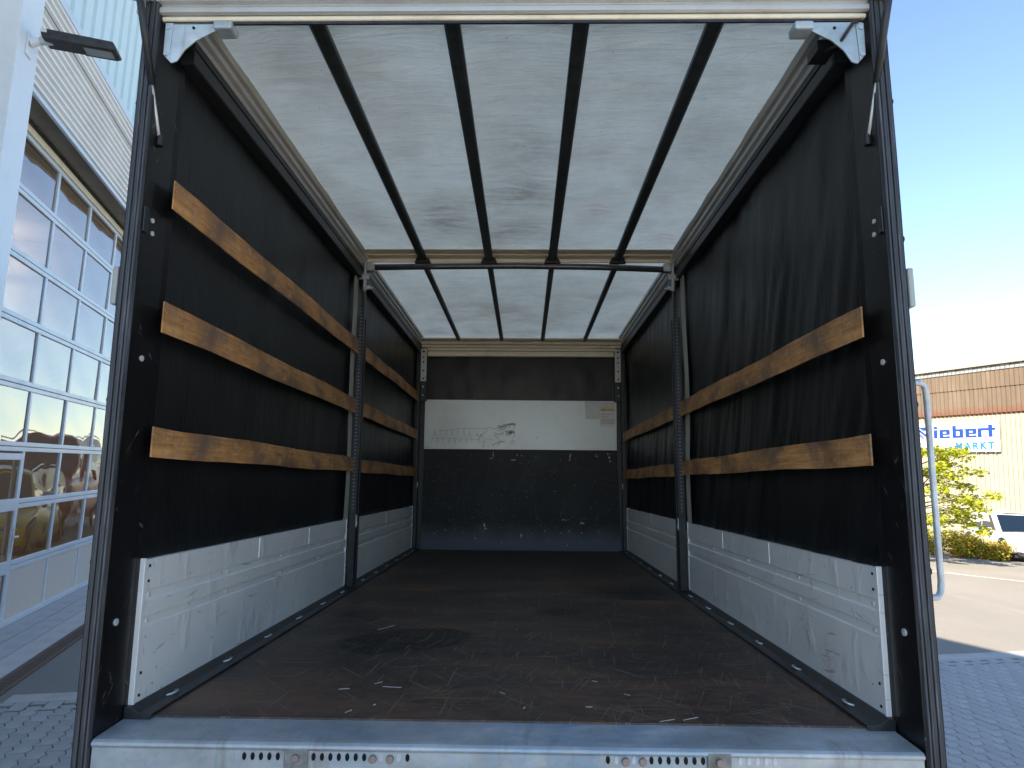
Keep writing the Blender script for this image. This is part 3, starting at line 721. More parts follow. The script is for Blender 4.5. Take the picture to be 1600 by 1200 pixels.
# scribbled marks on the white panel
sb = MB(); y = 5.4955
pts = []
for k in range(15): pts += [(-1.03+k*.034, 1.36 if k % 2 else 1.22)]
for k in range(len(pts)-1):
    a, b = pts[k], pts[k+1]; sb.tube([(a[0], y, a[1]+rr.uniform(-.02, .02)), ((a[0]+b[0])/2, y, (a[1]+b[1])/2), (b[0], y, b[1])], .0022, 4)
def squig(x0, z0, x1, z1, n, amp, w=.0022):
    p = [(x0+(x1-x0)*i/n+rr.uniform(-amp, amp), y, z0+(z1-z0)*i/n+rr.uniform(-amp, amp)) for i in range(n+1)]; sb.tube(p, w, 4)
squig(-1.05, 1.265, -.3, 1.26, 14, .006); squig(-.95, 1.365, -.12, 1.40, 26, .01, .003); squig(-.52, 1.37, -.42, 1.2, 9, .05); squig(-.5, 1.22, -.4, 1.36, 8, .05)
squig(-.3, 1.3, -.2, 1.38, 14, .06); squig(-.32, 1.2, -.2, 1.25, 12, .03, .003)
for k in range(4): squig(-.26, 1.42+rr.uniform(-.03, .03), -.06, 1.44, 12, .02, .003)
squig(-.09, 1.2, -.08, 1.42, 22, .03, .0016)
for k in range(3): squig(-.16, 1.34, -.08, 1.34, 14, .03, .003)
squig(-1.11, 1.165, -1.04, 1.165, 10, .004, .003); squig(.195, 1.27, .2, 1.30, 3, .004, .005)
sb.build('scribble', INK, wp)
s1 = MB().quad((.765, 5.4965, 1.508), (.925, 5.4965, 1.508), (.925, 5.4965, 1.708), (.765, 5.4965, 1.708)).build('diagram_sticker', STW, wp)
dd = MB()
for k in range(30):
    cx, cz = .785+(k % 5)*.029+rr.uniform(-.006, .006), 1.53+(k//5)*.031+rr.uniform(-.004, .004)
    dd.quad(*[(cx+a*rr.uniform(.5, 1), 5.4955, cz+b*rr.uniform(.4, 1)) for a, b in ((-.006, -.006), (.006, -.005), (.007, .005), (-.004, .006))])
for (a, b, c, d) in ((.765, .768, 1.508, 1.708), (.922, .925, 1.508, 1.708), (.769, .921, 1.508, 1.511), (.769, .921, 1.705, 1.708)): dd.quad((a, 5.4955, c), (b, 5.4955, c), (b, 5.4955, d), (a, 5.4955, d))
dd.build('diagram_print', STG, s1)
s2 = MB().quad((.930, 5.4962, 1.42), (1.112, 5.4962, 1.42), (1.112, 5.4962, 1.703), (.930, 5.4962, 1.703)).build('load_sticker', STW, wp)
MB().quad((.94, 5.495, 1.60), (1.10, 5.495, 1.60), (1.10, 5.495, 1.628), (.94, 5.495, 1.628)).quad((.94, 5.495, 1.525), (1.02, 5.495, 1.525), (1.02, 5.495, 1.535), (.94, 5.495, 1.535)).quad((.94, 5.495, 1.555), (1.0, 5.495, 1.555), (1.0, 5.495, 1.563), (.94, 5.495, 1.563)).build('yellow_print', STY, s2)
tl = MB()
for k, z in enumerate((1.69, 1.672, 1.655, 1.64, 1.556, 1.50, 1.488, 1.476, 1.464, 1.452)):
    x = .94 if k != 4 else 1.02
    while x < 1.09:
        w = rr.uniform(.008, .022); tl.quad((x, 5.495, z), (x+w, 5.495, z), (x+w, 5.495, z+.005), (x, 5.495, z+.005)); x += w+.006
tl.build('text_lines', STG, s2, kind='stuff')
# ------------- roof
def roof_z(x, y):
    bars = (-1.15, -.72, -.22, .255, .745, 1.15); z = 0
    for a, b in zip(bars, bars[1:]):
        if a <= x <= b: z = sin(pi*(x-a)/(b-a))
    w = noise.noise(Vector((x*1.6, y*6.5, 2)))*.008+noise.noise(Vector((x*2.5, y*15, 4)))*.004
    e = min(1, abs(y-2.6)*2, abs(y-5.5)*2)
    return 2.455+.012*z+w*(.3+.7*z)*(.4+.6*e)
MB().grid(lambda u, v: (-1.16+2.32*u, -.14+5.7*v, roof_z(-1.16+2.32*u, -.14+5.7*v)), 90, 260).build('roof_tarpaulin', ROOF, T, smooth=True)
for sg in (-1, 1):
    MB().prism([(sg*1.24, 2.278), (sg*1.183, 2.278), (sg*1.179, 2.284), (sg*1.179, 2.335), (sg*1.186, 2.338), (sg*1.186, 2.343), (sg*1.179, 2.346), (sg*1.179, 2.374), (sg*1.24, 2.374)], -.02, 5.5, 'y').build('roof_rail', DSTEEL, T, bevel=.0015)
    MB().prism([(sg*1.24, 2.377), (sg*1.180, 2.377), (sg*1.174, 2.392), (sg*1.158, 2.400), (sg*1.154, 2.418), (sg*1.138, 2.424), (sg*1.134, 2.447), (sg*1.24, 2.447)], -.03, 5.5, 'y').build('roof_edge_profile', SILVER, T, bevel=.001)
    MB().grid(lambda u, v: (sg*(1.125+.012*u+.006*noise.noise(Vector((v*9, 1, sg)))), v*2.45, 2.446-.020*u-.010*abs(noise.noise(Vector((v*5+3, u, sg))))), 3, 60).build('tarpaulin_hem', STRAPM, T, smooth=True)
bx0 = MB().box(-.027, .027, -1.325, 1.325, -.018, .018).box(-.033, .033, -1.325, 1.325, -.006, .004)
bar_a = MB().prism([(-.030, -.012), (-.018, -.020), (.018, -.020), (.030, -.012), (.030, .012), (-.030, .012)], -1.33, 1.33, 'y').mesh('roof_bar', BARMAT)
bar_b = MB().prism([(-.022, -.012), (-.013, -.018), (.013, -.018), (.022, -.012), (.022, .012), (-.022, .012)], -1.38, 1.38, 'y').mesh('roof_bar', BARMAT)
clip = MB().prism([(-.062, -.028), (.062, -.028), (.040, .020), (-.040, .020)], -.02, .02, 'y').mesh('bar_clip', BLACKP)
for x in (-.72, -.22, .255, .745):
    put('roof_bar', bar_a, T, (x, 1.235, 2.426), bevel=.003); put('roof_bar', bar_b, T, (x*1.005, 4.04, 2.420), bevel=.003)
    put('bar_clip', clip, T, (x, 2.56, 2.418), bevel=.004); put('bar_clip', clip, T, (x*1.01, 5.43, 2.408), bevel=.004)
MB().prism([(2.40, 2.440), (2.40, 2.446), (2.60, 2.446), (2.60, 2.408), (2.585, 2.408), (2.58, 2.43), (2.50, 2.432), (2.49, 2.440)], -1.15, 1.15, 'x').build('roof_cross_strip', CREAM, T, bevel=.001)
MB().tube([(-1.15, 2.645, 2.385), (-.6, 2.645, 2.395), (0, 2.645, 2.40), (.6, 2.645, 2.392), (1.15, 2.645, 2.372)], .024, 12).build('cross_beam', plain('beam_alu', (.11, .11, .12), .3, .6, .3, 14), T, smooth=True)
for sg in (-1, 1): MB().box(min(sg*1.10, sg*1.17), max(sg*1.10, sg*1.17), 2.615, 2.675, 2.352, 2.412).build('beam_socket', GALV, T, bevel=.004)
# ------------- rear frame
for sg in (-1, 1):
    def bx(a, b): return (min(sg*a, sg*b), max(sg*a, sg*b))
    # curved glossy jamb: inner face from the curtain out to the seal
    jm = MB().prism([(sg*1.223, .012), (sg*1.228, -.02), (sg*1.230, -.165), (sg*1.275, -.165), (sg*1.285, .012)], -.32, 2.45, 'z')
    j = jm.build('rear_jamb', GBLACK, T, bevel=.003)
    # ribbed rubber seal
    pr = [(1.232, -.166)]
    for k in range(5):
        c = 1.238+k*.009; pr += [(c-.003, -.178-(.004 if k in (1, 3) else 0)), (c+.002, -.180-(.004 if k in (1, 3) else 0)), (c+.004, -.171)]
    pr += [(1.281, -.176), (1.283, -.10), (1.279, -.10), (1.279, -.166)]
    m = MB(); NZ = 70; n = len(pr)
    for k in range(NZ+1):
        z = -.32+2.74*k/NZ; w = .0015*sin(z*7+sg)+.001*noise.noise(Vector((z*9, sg, 0)))
        for (a, b) in pr: m.v.append((sg*(a+w), b+w, z))
    for k in range(NZ):
        for q in range(n): m.f.append((k*n+q, k*n+(q+1) % n, (k+1)*n+(q+1) % n, (k+1)*n+q))
    m.build('rubber_seal', RUBBER, T)
    rv = disc(.011, .003, 12, 'x').mesh('rivet', RIVET)
    for (yy, z, s) in ((-.103, .308, 1), (-.096, 1.154, .9), (-.107, 1.633, .75), (-.101, 1.589, .75)): put('rivet', rv, T, (sg*1.2275, yy, z), scale=(1, s, s))
    MB().box(*bx(1.222, 1.229), -.163, -.135, 1.575, 1.665).build('hinge_plate', DSTEEL, T, bevel=.003)
    for z in (2.05, 1.56, 1.01, .495):
        d = MB().tube([(sg*1.285, -.13, z), (sg*1.305, -.13, z)], .012, 10).build('side_knob', BLACKP, T)
    MB().box(*bx(1.286, 1.306), -.175, -.13, 1.32, 1.45).build('side_marker_lamp', LENS, T, bevel=.006)
    # gusset at the top corner
    dz = -.012 if sg > 0 else 0
    pl = [(1.216, 2.352), (1.214, 2.222), (1.190, 2.196), (1.170, 2.203), (1.146, 2.245), (1.108, 2.282), (1.036, 2.322), (1.036, 2.352)]
    g = MB().prism([(sg*a, b+dz) for a, b in pl], -.150, -.143, 'y')
    g.build('corner_gusset', GUSS, T, bevel=.0025)
    MB().prism([(sg*1.217, 2.345+dz), (sg*1.216, 2.225+dz), (sg*1.196, 2.202+dz), (sg*1.190, 2.345+dz)], -.156, -.151, 'y').build('gusset_flange', GUSS, T, bevel=.002)
    MB().box(*bx(.978, 1.045), -.166, -.10, 2.318+dz, 2.349+dz).build('gusset_tube', GUSS, T, bevel=.008)
    bt = disc(.005, .003, 10, 'y').mesh('gusset_bolt', HOLE); put('gusset_bolt', bt, T, (sg*1.118, -.151, 2.328+dz))
    for z in (2.325, 2.225): put('flange_bolt', disc(.008, .004, 10, 'y').mesh('flange_bolt', GUSS), T, (sg*1.204, -.157, z+dz))
    # gas strut
    a = Vector((sg*1.222, -.115, 1.915)); b = Vector((sg*1.258, -.25, 2.375)); c = a.lerp(b, .40)
    st = MB().tube([a, c], .0055, 10).build('gas_strut', RIVET, T, smooth=True)
    MB().tube([c, b+(b-a)*.25], .0125, 12).build('strut_cylinder', DSTEEL, st, smooth=True)
    MB().tube([a+Vector((0, 0, -.012)), a+Vector((0, 0, .025))], .012, 10).tube([a+Vector((0, 0, 0)), a+Vector((sg*.012, 0.0, -.004))], .009, 8).build('strut_end', BLACKP, st)
# cable at the right gusset
MB().tube([(1.20, -.165, 2.335), (1.175, -.165, 2.325), (1.145, -.163, 2.28), (1.135, -.14, 2.262), (1.13, -.05, 2.30)], .006, 8).box(1.10, 1.165, -.06, .03, 2.30, 2.338).build('wiring_cable', BLACKP, T, smooth=False)
# header and raised roof flap
MB().prism([(-.137, 2.356), (-.15, 2.354), (-.155, 2.357), (-.155, 2.369), (-.06, 2.46), (-.05, 2.425)], -1.24, 1.228, 'x').build('header_rail', CREAM, T, bevel=.002)
MB().box(-1.222, 1.21, -.150, -.142, 2.343, 2.3525).build('header_lip', RAILST, T)
MB().box(-1.262, 1.25, -.045, .0, 2.475, 2.52).build('header_beam', DSTEEL, T)
fp = [(-.158, 2.371), (-.165, 2.371), (-.172, 2.375), (-.172, 2.392), (-.164, 2.401), (-.163, 2.407), (-.180, 2.411), (-.185, 2.418), (-.175, 2.424), (-.172, 2.43), (-.178, 2.436), (-.215, 2.50), (-.215, 2.53), (-.158, 2.53)]
MB().prism(fp, -1.315, 1.305, 'x').build('roof_flap_rail', SILVER, T, bevel=.001)
MB().prism([(-.218, 2.50), (-1.0, 3.05), (-1.0, 3.075), (-.21, 2.53)], -1.31, 1.30, 'x').build('roof_flap', PINKGREY, T)
MB().box(-1.318, -1.25, -.205, -.187, 2.405, 2.428).build('flap_bracket', GALV, T, bevel=.002); MB().box(1.235, 1.308, -.205, -.187, 2.398, 2.425).build('flap_bracket', GALV, T, bevel=.002)
rvb = disc(.008, .004, 8, 'y').mesh('flap_bolt', RIVET)
for x in (-1.30, -1.27, 1.27, 1.295): put('flap_bolt', rvb, T, (x, -.207, 2.416))
# side grab tube on the right
gt = [(1.283, -.13, 1.078), (1.325, -.12, 1.083), (1.342, -.115, 1.075), (1.35, -.11, 1.05), (1.352, -.105, .80), (1.354, -.10, .46), (1.35, -.10, .43), (1.335, -.11, .415), (1.283, -.13, .413)]
MB().tube(gt, .0098, 12).build('grab_tube', GALV, T, smooth=True)
# sill
sp = [(.002, -.006), (-.150, -.012), (-.166, -.014), (-.176, -.020), (-.178, -.028), (-.170, -.036), (-.170, -.34), (.002, -.34)]
sill = MB().prism(sp, -1.226, 1.222, 'x').build('rear_sill', SILL, T, bevel=.002)
ho = disc(.0062, .0012, 14, 'y', 1.75).mesh('slot_hole', HOLE); so = disc(.0062, .0012, 14, 'y', 1.75).mesh('slot_plug', GALV)
for x in (-.767, -.742, -.717, -.692, -.667, -.561, -.536, -.511, -.486, -.461, -.436, -.411, -.283, .305, .432, .457, .482, .507, .532, .557, .582): put('slot_hole', ho, sill, (x, -.1705, -.053+.0055*(x+.767)))
for x in (-.36, -.309, .33, .381, .69, .715, .74, .765, .79): put('slot_plug', so, sill, (x, -.1708, -.053+.0055*(x+.767)))
bo = disc(.0115, .007, 14, 'y').mesh('sill_bolt', plain('worn_bolt', (.26, .21, .19), .5, .5))
for x in (-.385, -.334, .356, .406): put('sill_bolt', bo, sill, (x, -.176, -.056+.0055*(x+.767)), bevel=.003)
WORN = plain('worn_plate', (.20, .21, .21), .5, .5, .5, 20)
for x in (-.612, .628):
    p = MB().box(x-.035, x+.035, -.178, -.1715, -.084+.005*(x+.6), -.028+.005*(x+.6)).build('sill_plate', WORN, sill, bevel=.003)
    put('sill_bolt', bo, sill, (x, -.181, -.054+.0055*(x+.767)), bevel=.003)
# chassis, axle and wheels under the body
MB().box(-.42, -.34, -.0, 7.6, -.55, -.34).box(.34, .42, 0, 7.6, -.55, -.34).box(-1.2, 1.2, .05, 5.5, -.16, -.04).build('chassis', DSTEEL, T)
def wheel(x, y):
    w = MB(); R = .40
    w.tube([(x-.13, y, -.70), (x-.12, y, -.70), (x+.12, y, -.70), (x+.13, y, -.70)], [.34, R, R, .34], 28); o = w.build('wheel', TYRE, T, smooth=False)
    MB().tube([(x-.14, y, -.70), (x+.14, y, -.70)], .22, 20).build('rim', RIM, o)
for x in (-.98, .98):
    wheel(x, 1.7); wheel(x*.98, 6.4)
cab = MB().prism([(5.75, -.5), (7.75, -.5), (7.8, .55), (7.45, 1.35), (5.75, 1.4)], -1.15, 1.15, 'x').build('cab', OUTER, T, bevel=.05)
MB().prism([(6.5, .5), (7.4, .5), (7.2, 1.2), (6.5, 1.2)], -1.16, 1.16, 'x').build('cab_window', CGLASS, T)

# little bits of wood left on the floor
def splinter(x, y, l, a, w=.003, lab=''):
    l *= .8; w *= .5; m = MB().prism([(-l/2, 0), (-l/4, w), (l/2, w*.3), (l/3, -w*.8)], .0, .002, 'z'); o = m.build('wood_splinter', CHALK)
    p = TR @ Vector((x, y, .0012))+TO; o.matrix_world = Matrix.Translation(p) @ TR.to_4x4() @ Matrix.Rotation(a, 4, 'Z')
    tag(o, lab, 'splinter', 'wood splinters scattered on the floor')
for (x, y, l, a, w, lab) in (
    (-.60, .30, .05, .35, .004, 'short pale splinter left of the crossed pair on the dark floor'),
    (-.49, .38, .05, .9, .005, 'slanted pale splinter, upper one of the crossed pair on the floor'),
    (-.43, .33, .09, -.1, .0022, 'long thin splinter, lower one of the crossed pair on the floor'),
    (-.52, .06, .045, 1.1, .006, 'broad pale splinter at the left beside the rear sill'),
    (.06, .12, .03, 1.3, .007, 'upright stubby splinter near the middle of the sill'),
    (.33, .44, .03, -.4, .005, 'small splinter farthest from the sill right of the floor middle'),
    (.43, .28, .035, -.8, .004, 'small splinter pointing down to the right in the right floor half'),
    (.28, .14, .03, .05, .006, 'stubby flat splinter lying parallel to the sill right of middle'),
    (.52, .02, .075, .45, .0022, 'left one of two thin straws touching the rear sill'),
    (.60, .04, .08, .5, .003, 'right one of two thin straws touching the rear sill'),
    (-.02, .28, .04, -.8, .003, 'thin splinter in the very middle of the floor near the sill'),
    (-.45, .13, .02, 1.2, .006, 'tiny splinter chip just behind the broad one at left'),
    (.02, 1.35, .07, 1.5, .0025, 'thin splinter standing lengthwise on the floor joint'),
    (-.66, 1.35, .16, 1.05, .002, 'longest thin straw lying beside the dark floor stain')):
    splinter(x, y, l, a, w, lab)

# ------------------------------------------------------------------ store building (right)
A2 = radians(22.45); N2 = Vector((cos(A2), sin(A2), 0)); U2 = Vector((-sin(A2), cos(A2), 0)); D2 = 32.0366
O2 = Vector((CAM_LOC.x, CAM_LOC.y, 0)); O2 = O2+N2*(D2-N2.dot(O2))
store = empty('store_building', 'cream corrugated market hall with rusty brown upper sheets and blue sign', 'building', loc=O2, rz=A2)
def corr(s0, s1, z0, z1, x, pitch, depth, kind='trap'):
    m = MB(); prof = []; s = s0
    while s < s1:
        if kind == 'trap': prof += [(x, s), (x, s+pitch*.86), (x+depth, s+pitch*.89), (x+depth, s+pitch*.97)]
        else: prof += [(x-depth*(.5+.5*cos(2*pi*k/6)), s+pitch*k/6) for k in range(6)]
        s += pitch
    n = len(prof); m.v = [(a, b, z0) for a, b in prof]+[(a, b, z1) for a, b in prof]
    m.f = [(i, i+1, n+i+1, n+i) for i in range(n-1)]; return m
S0, S1 = 4, 52
corr(S0, S1, -2.5, 5.62, 0, .214, .05).build('lower_sheet', SHEET, store)
corr(S0, S1, 5.52, 6.80, -.06, .214, .07, 'sin').build('upper_sheet', CORR, store, smooth=True)
corr(S0, S1, 6.74, 7.52, -.10, .214, .07, 'sin').build('upper_sheet', CORR, store, smooth=True)
MB().box(-.03, 20, S0, S1, 5.45, 5.50).build('sheet_flashing', CORR, store)
MB().box(.10, 20, S0, S1, -2.5, 7.9).build('hall_core', SHEET, store)
MB().box(-.30, 20.3, S0-.3, S1+.3, 7.80, 8.12).build('roof_edge', EAVE, store, bevel=.02)
# scalloped closure strip beneath the eave
m = MB(); s = S0
while s < S1:
    m.prism([(-.16, s+.01), (-.16, s+.2), (-.05, s+.2), (-.05, s+.01)], 7.56, 7.72+.05*((int(s*7)) % 2), 'z'); s += .214
m.build('closure_strip', GUT, store, kind='stuff')
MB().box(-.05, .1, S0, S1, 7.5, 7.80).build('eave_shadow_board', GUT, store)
sign = empty('shop_sign', 'white shop sign reading Siebert MARKT in blue on the cream wall', 'sign', loc=O2, rz=A2)
sgn = MB().box(-.14, -.08, 20.90, 25.50, 3.67, 5.16).build('sign_board', SIGNW, sign, bevel=.01)
sm = MB()
for k in range(10): sm.box(-.13, -.0, 21.1+k*.45, 21.14+k*.45, 3.62, 3.69)
sm.build('sign_brackets', GUT, sign)
def rects(rs, s_left, z0, sx, sz, m):
    for (a, b, c, d) in rs: m.box(-.155, -.141, s_left-c*sx, s_left-a*sx, z0+b*sz, z0+d*sz)
E_ = [(0, 0, 1.7, 5), (1.7, 3.8, 3.3, 5), (3.3, 1.9, 5, 5), (1.7, 1.9, 3.3, 2.7), (1.7, 0, 5, 1.1)]
B_ = [(0, 0, 1.7, 7), (1.7, 0, 3.3, 1.2), (1.7, 3.8, 3.3, 5), (3.3, 0, 5, 5)]
R_ = [(0, 0, 1.7, 5), (1.7, 3.7, 3.9, 5)]
I_ = [(0, 0, 1.7, 5), (0, 5.6, 1.7, 7)]
T_ = [(1.0, 0, 2.7, 6.8), (0, 3.8, 1.0, 5), (2.7, 3.8, 4.0, 5)]
m = MB(); z0 = 4.38; sz = .60/7; xs = [(I_, 24.13, 1), (E_, 23.83, 1), (B_, 23.15, 1), (E_, 22.50, 1), (R_, 21.90, 1), (T_, 21.50, 1)]
for (g, s, k) in xs: rects(g, s, z0, .108, sz, m)
m.build('sign_lettering', SIGNB, sign)
# stylised S with a diagonal slash
m = MB(); m.prism([(25.10, 4.98), (24.25, 4.98), (24.30, 4.83), (24.85, 4.83)], -.155, -.141, 'x') if False else None
def pr(poly, mat):
    MB().prism(poly, -.155, -.141, 'x').build('sign_emblem', mat, sign)
pr([(24.98, 4.98), (24.22, 4.98), (24.30, 4.82), (24.72, 4.80)], SIGNB)
pr([(25.12, 4.90), (24.90, 4.86), (24.30, 4.40), (24.48, 4.39)], SIGNB)
pr([(25.14, 4.78), (25.02, 4.78), (24.62, 4.39), (24.80, 4.39)], SIGNG)
pr([(24.24, 4.60), (24.56, 4.63), (24.34, 4.47), (24.24, 4.45)], SIGNB)
def text(txt, size, s_left, z, mat, spacing=1, off=.012):
    cu = bpy.data.curves.new('lettering', 'FONT'); cu.body = txt; cu.size = size; cu.extrude = .006; cu.offset = off; cu.space_character = spacing
    ob = bpy.data.objects.new('tmp', cu); COL.objects.link(ob)
    bpy.context.view_layer.update(); dg = bpy.context.evaluated_depsgraph_get()
    me = bpy.data.meshes.new_from_object(ob.evaluated_get(dg)); bpy.data.objects.remove(ob)
    me.materials.clear(); me.materials.append(mat)
    me.transform(Matrix(((0, 0, -1, -.148), (-1, 0, 0, s_left), (0, 1, 0, z), (0, 0, 0, 1))))
    return put('sign_lettering', me, sign)
text('MARKT', .45, 23.02, 3.82, SIGNC, 1.42, .016)

# ------------------------------------------------------------------ cars
def make_car(name, label, paint, loc, heading, group=None, L=4.55, group_label=None, suv=True):
    root = empty(name, label, 'car', group, loc, atan2(heading[1], heading[0]))
    H = 1.0
    # stations: x, half width, z low, z shoulder, z top
    st = [(-2.27, .70, .42, .72, .80), (-2.20, .84, .30, .86, .98), (-1.9, .90, .26, .93, 1.00), (-1.2, .925, .24, .93, .99), (0, .93, .22, .92, .98), (.8, .93, .22, .92, .99), (1.05, .925, .23, .90, 1.00), (1.6, .92, .25, .86, .96), (1.98, .88, .25, .78, .88), (2.16, .80, .24, .66, .78), (2.25, .66, .27, .54, .62)]
    m = MB(); K = 0
    for (x, w, zl, zs, zt) in st:
        ring = [(0, zl), (w*.86, zl), (w*.98, zl+.10), (w, (zl+zs)/2+.03), (w*.985, zs-.06), (w*.93, zs+.02), (w*.72, zt-.02), (0, zt+.02)]
        full = ring+[(-a, b) for a, b in reversed(ring[1:-1])]; K = len(full)
        m.v += [(x, a, b) for a, b in full]
    for i in range(len(st)-1):
        for k in range(K): m.f.append((i*K+k, i*K+(k+1) % K, (i+1)*K+(k+1) % K, (i+1)*K+k))
    m.f.append(tuple(reversed(range(K)))); m.f.append(tuple((len(st)-1)*K+k for k in range(K)))
    body = m.build('body', paint, root, smooth=True)
    e = body.modifiers.new('sub', 'SUBSURF'); e.levels = 1; e.render_levels = 1
    # cabin
    bt = [(-2.12, .80, .95), (1.00, .84, .95)]; tp = [(-1.62, .60, 1.56), (-.10, .64, 1.58)]
    sec = [(-2.14, .80, .95, 0), (-1.70, .64, 1.54, 0)]
    B0, B1, T0, T1 = Vector((-2.14, .82, .93)), Vector((1.02, .86, .93)), Vector((-1.72, .63, 1.53)), Vector((.10, .66, 1.555))
    m = MB(); 
    def mir(v): return Vector((v.x, -v.y, v.z))
    Tm = Vector((-.8, .66, 1.60))
    P = [B0, B1, T1, Tm, T0]; m.quad(*P); m.quad(*[mir(p) for p in reversed(P)])
    m.quad(B1, mir(B1), mir(T1), T1); m.quad(mir(B0), B0, T0, mir(T0))
    m.grid(lambda u, v: [T1.lerp(Tm, u*2) if u < .5 else Tm.lerp(T0, u*2-1), 0][0]*1.0 + Vector((0, -2*v*([T1.lerp(Tm, u*2) if u < .5 else Tm.lerp(T0, u*2-1)][0].y), .035*sin(pi*v))), 6, 8)
    m.build('cabin', paint, root, smooth=False, bevel=.02)
    def side(u, v):
        a = B0.lerp(B1, u); b = T0.lerp(T1, u) + Vector((0, 0, .03*sin(pi*u))); return a.lerp(b, v)
    for sg in (-1, 1):
        for (u0, u1, v0, v1, us) in ((.09, .245, .1, .84, .05), (.265, .52, .08, .88, 0), (.545, .93, .08, .88, -.02)):
            pts = [side(u0+.02, v0), side(u1, v0), side(min(u1, .955), v1), side(u0+us, v1)]
            if u1 > .9: pts = [side(u0, v0), side(.955, v0), side(.90, v1), side(u0, v1)]
            pts = [Vector((p.x, p.y+.010, p.z+.004)) for p in pts]
            if sg < 0: pts = [mir(p) for p in reversed(pts)]
            MB().quad(*pts).build('side_window', CGLASS, root)
        # roof rail, mirror, door lines
        MB().tube([(-1.55, sg*.60, 1.60), (-1.4, sg*.61, 1.635), (-.8, sg*.63, 1.66), (-.1, sg*.63, 1.635), (.02, sg*.63, 1.60)], .016, 8).build('roof_rail', CHROME, root)
        MB().prism([(.62, .92), (.70, .90), (.74, 1.0), (.70, 1.08), (.60, 1.07), (.57, .98)], sg*.93, sg*1.10, 'y').build('wing_mirror', paint, root, bevel=.03)
        for x in (-1.42, 1.42):
            a = [(x+.40*cos(pi*k/10), .40+.40*sin(pi*k/10)) for k in range(11)]+[(x-.40, .22), (x+.40, .22)]
            MB().prism(a, sg*.90, sg*.937, 'y').build('wheel_arch', GRIL, root)
            w = MB().tube([(x, sg*.72, .345), (x, sg*.735, .345), (x, sg*.93, .345), (x, sg*.945, .345)], [.30, .345, .345, .30], 26).build('wheel', TYRE, root)
            rm_ = MB()
            for q in range(5):
                an = 2*pi*q/5; rm_.prism([(x+.05*cos(an+1.2), .345+.05*sin(an+1.2)), (x+.23*cos(an+.13), .345+.23*sin(an+.13)), (x+.23*cos(an-.13), .345+.23*sin(an-.13)), (x+.05*cos(an-1.2), .345+.05*sin(an-1.2))], sg*.94, sg*.955, 'y')
            rm_.build('rim', RIM, w)
        MB().quad((1.95, sg*.862, .74), (2.17, sg*.70, .70), (2.235, sg*.50, .665), (2.215, sg*.52, .735), (2.05, sg*.74, .79)).build('headlight', LAMPG, root)
        MB().prism([(2.0, .30), (2.235, .30), (2.21, .40), (2.05, .38)], sg*.55, sg*.78, 'y').build('lower_intake', GRIL, root)
    MB().quad((1.0, .76, .985), (1.0, -.76, .985), (.16, -.585, 1.515), (.16, .585, 1.515)).build('windscreen', CGLASS, root).location = (.035, 0, .014)
    MB().quad((-2.12, .70, 1.03), (-2.12, -.70, 1.03), (-1.80, -.55, 1.48), (-1.80, .55, 1.48)).build('rear_window', CGLASS, root).location = (-.03, 0, .01)
    g = MB().prism([(-.46, .62), (-.50, .50), (-.42, .36), (.42, .36), (.50, .50), (.46, .62), (.36, .65), (-.36, .65)], 2.22, 2.285, 'x').build('grille', GRIL, root, bevel=.01)
    gb = MB()
    for z in (.42, .48, .54, .60): gb.box(2.286, 2.296, -.44, .44, z, z+.012)
    gb.build('grille_bars', CHROME, g); MB().box(2.297, 2.305, -.26, .26, .40, .50).build('number_plate', SIGNW, g)
    MB().box(2.18, 2.27, -.55, .55, .25, .31).build('skid_plate', GRIL, root, bevel=.01)
    MB().box(-2.2, 2.1, -.82, .82, .20, .30).build('underbody', GRIL, root)
    return root
def on_ground(x, y): return (x, y, gz(x, y))
hx, hy = -.242, -.970
make_car('parked_suv', 'white SUV parked nose-out beyond the orange shrub, in front of the cream wall', CARW, on_ground(17.74, 22.57), (hx, hy))
make_car('parked_car', 'dark green-grey car half hidden behind the yellow-green shrubs and young tree', CARG, on_ground(13.6, 26.2), (-.80, -.6))
make_car('red_reflection_car', 'red car added ahead of the truck only for its reflection in the door panes', CARR, on_ground(-5.2, 16.6), (.15, -1)).scale = (1.3, 1.25, 1.5)  # out of direct view, added to put red into the pane reflections
make_car('yellow_reflection_car', 'yellow car added ahead of the truck only for its reflection in the door panes', CARY, on_ground(-4.75, 11.6), (.1, -1))  # likewise added out of view, gives the panes a yellow reflection

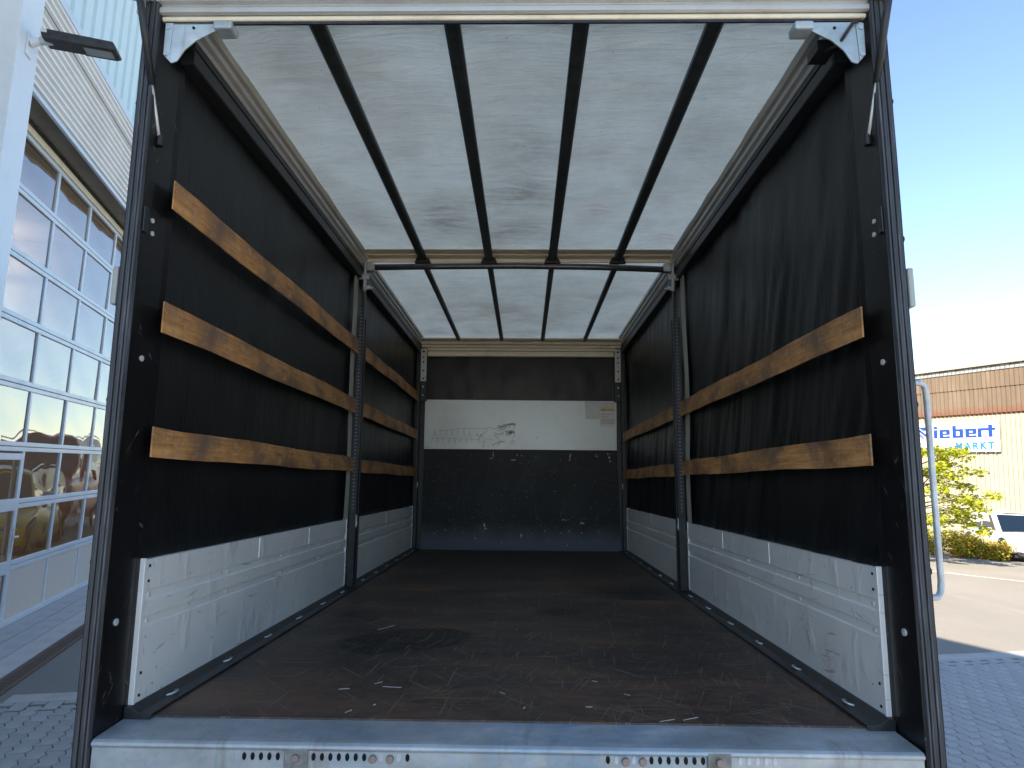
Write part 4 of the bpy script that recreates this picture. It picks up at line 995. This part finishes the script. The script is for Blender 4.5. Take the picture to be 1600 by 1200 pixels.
# ------------------------------------------------------------------ tree and shrubs
def leaves(m, c, rad, n, size, rnd, flat=1):
    for _ in range(n):
        while True:
            p = Vector((rnd.uniform(-1, 1), rnd.uniform(-1, 1), rnd.uniform(-1, 1)))
            if p.length < 1: break
        p = c+Vector((p.x*rad[0], p.y*rad[1], p.z*rad[2]))
        s = size*rnd.uniform(.6, 1.25); d = Vector((rnd.gauss(0, 1), rnd.gauss(0, 1), rnd.gauss(0, .5)-.3)).normalized(); w = d.cross(Vector((rnd.gauss(0, .5), rnd.gauss(0, .5), 1))).normalized()
        up = d.cross(w)
        m.quad(p, p+d*s*.4+w*s*.42+up*s*.08, p+d*s, p+d*s*.4-w*s*.42+up*s*.08)
def tree():
    rnd = random.Random(11); base = Vector((12.35, 19.0, gz(12.3, 19)))
    t = empty('maple_tree', 'young tree with sparse yellow-green leaves in front of the blue sign', 'tree', loc=base)
    m = MB(); m.tube([(0, 0, 0), (.03, .02, .8), (-.02, 0, 1.6), (.05, .03, 2.6), (0, 0, 3.5)], [.08, .065, .055, .035, .012], 9)
    lf = MB(); tips = []
    for k in range(34):
        z = 1.0+2.5*(k/34); a = k*2.4+rnd.uniform(-.4, .4); r = (1.75-.32*abs(z-1.9)**1.3)*rnd.uniform(.75, 1.1)
        e = Vector((cos(a)*r, sin(a)*r, z+rnd.uniform(-.1, .35)))
        tips.append((Vector((0, 0, z)), e))
    R = Vector((.79, -.61, 0))
    tips += [(Vector((0, 0, 1.6)), R*1.95+Vector((0, 0, 2.02))), (Vector((0, 0, 1.2)), R*1.75+Vector((0, 0, 1.05))), (Vector((0, 0, 2.2)), R*1.55+Vector((0, 0, 2.75))), (Vector((0, 0, 2.4)), R*1.0+Vector((0, 0, 3.45))), (Vector((0, 0, 1.3)), R*1.35+Vector((0, 0, 1.45))), (Vector((0, 0, 2.2)), R*.9+Vector((0, 0, 3.0)))]
    for a, e in tips:
        mid = a.lerp(e, .5)+Vector((0, 0, .12)); m.tube([a, mid, e], [.022, .014, .004], 5)
        for q in (.45, .7, .9, 1.0):
            c = a.lerp(e, q)+Vector((rnd.uniform(-.1, .1), rnd.uniform(-.1, .1), rnd.uniform(-.03, .12)))
            leaves(lf, c, (.26, .26, .13), 42 if q > .6 else 24, .125, rnd)
    m.build('trunk', BARK, t, smooth=True); lf.build('crown', LEAF1, t, kind='stuff', recalc=False)
tree()
def shrub(x, y, rx, ry, h, mat, label, seed):
    rnd = random.Random(seed); t = empty('shrub', label, 'shrub', 'low shrubs along the far kerb', on_ground(x, y), radians(-20))
    st = MB(); lf = MB()
    for k in range(26):
        a = rnd.uniform(0, 2*pi); r = rnd.uniform(.1, .85); e = Vector((cos(a)*r*rx, sin(a)*r*ry, h*rnd.uniform(.55, 1.0)*(1-.35*r*r)))
        st.tube([(e.x*.4, e.y*.4, 0), e*.6, e], [.012, .008, .003], 4)
        for q in (.25, .5, .75, 1):
            leaves(lf, Vector((e.x*(.5+.5*q), e.y*(.5+.5*q), e.z*q)), (.22*rx+.08, .22*ry+.08, .10), 46, .075, rnd)
    st.build('stems', BARK, t); lf.build('foliage', mat, t, kind='stuff', recalc=False)
for i, (x, y, rx, ry, h, mat, lab) in enumerate(((13.2, 22.7, 1.0, .8, 1.15, LEAF2, 'yellow-green low shrub nearest the truck, right behind the grab tube'), (14.3, 22.15, 1.0, .8, 1.02, LEAF2, 'bright yellow-green shrub in the middle of the low hedge under the tree'), (15.2, 21.55, .85, .7, .95, LEAF3, 'green shrub with orange tips between the yellow shrub and the orange one'), (15.95, 21.05, .55, .5, .66, LEAF3, 'small orange-red shrub at the hedge end beside the white SUV'))):
    shrub(x, y, rx, ry, h, mat, lab, 20+i)
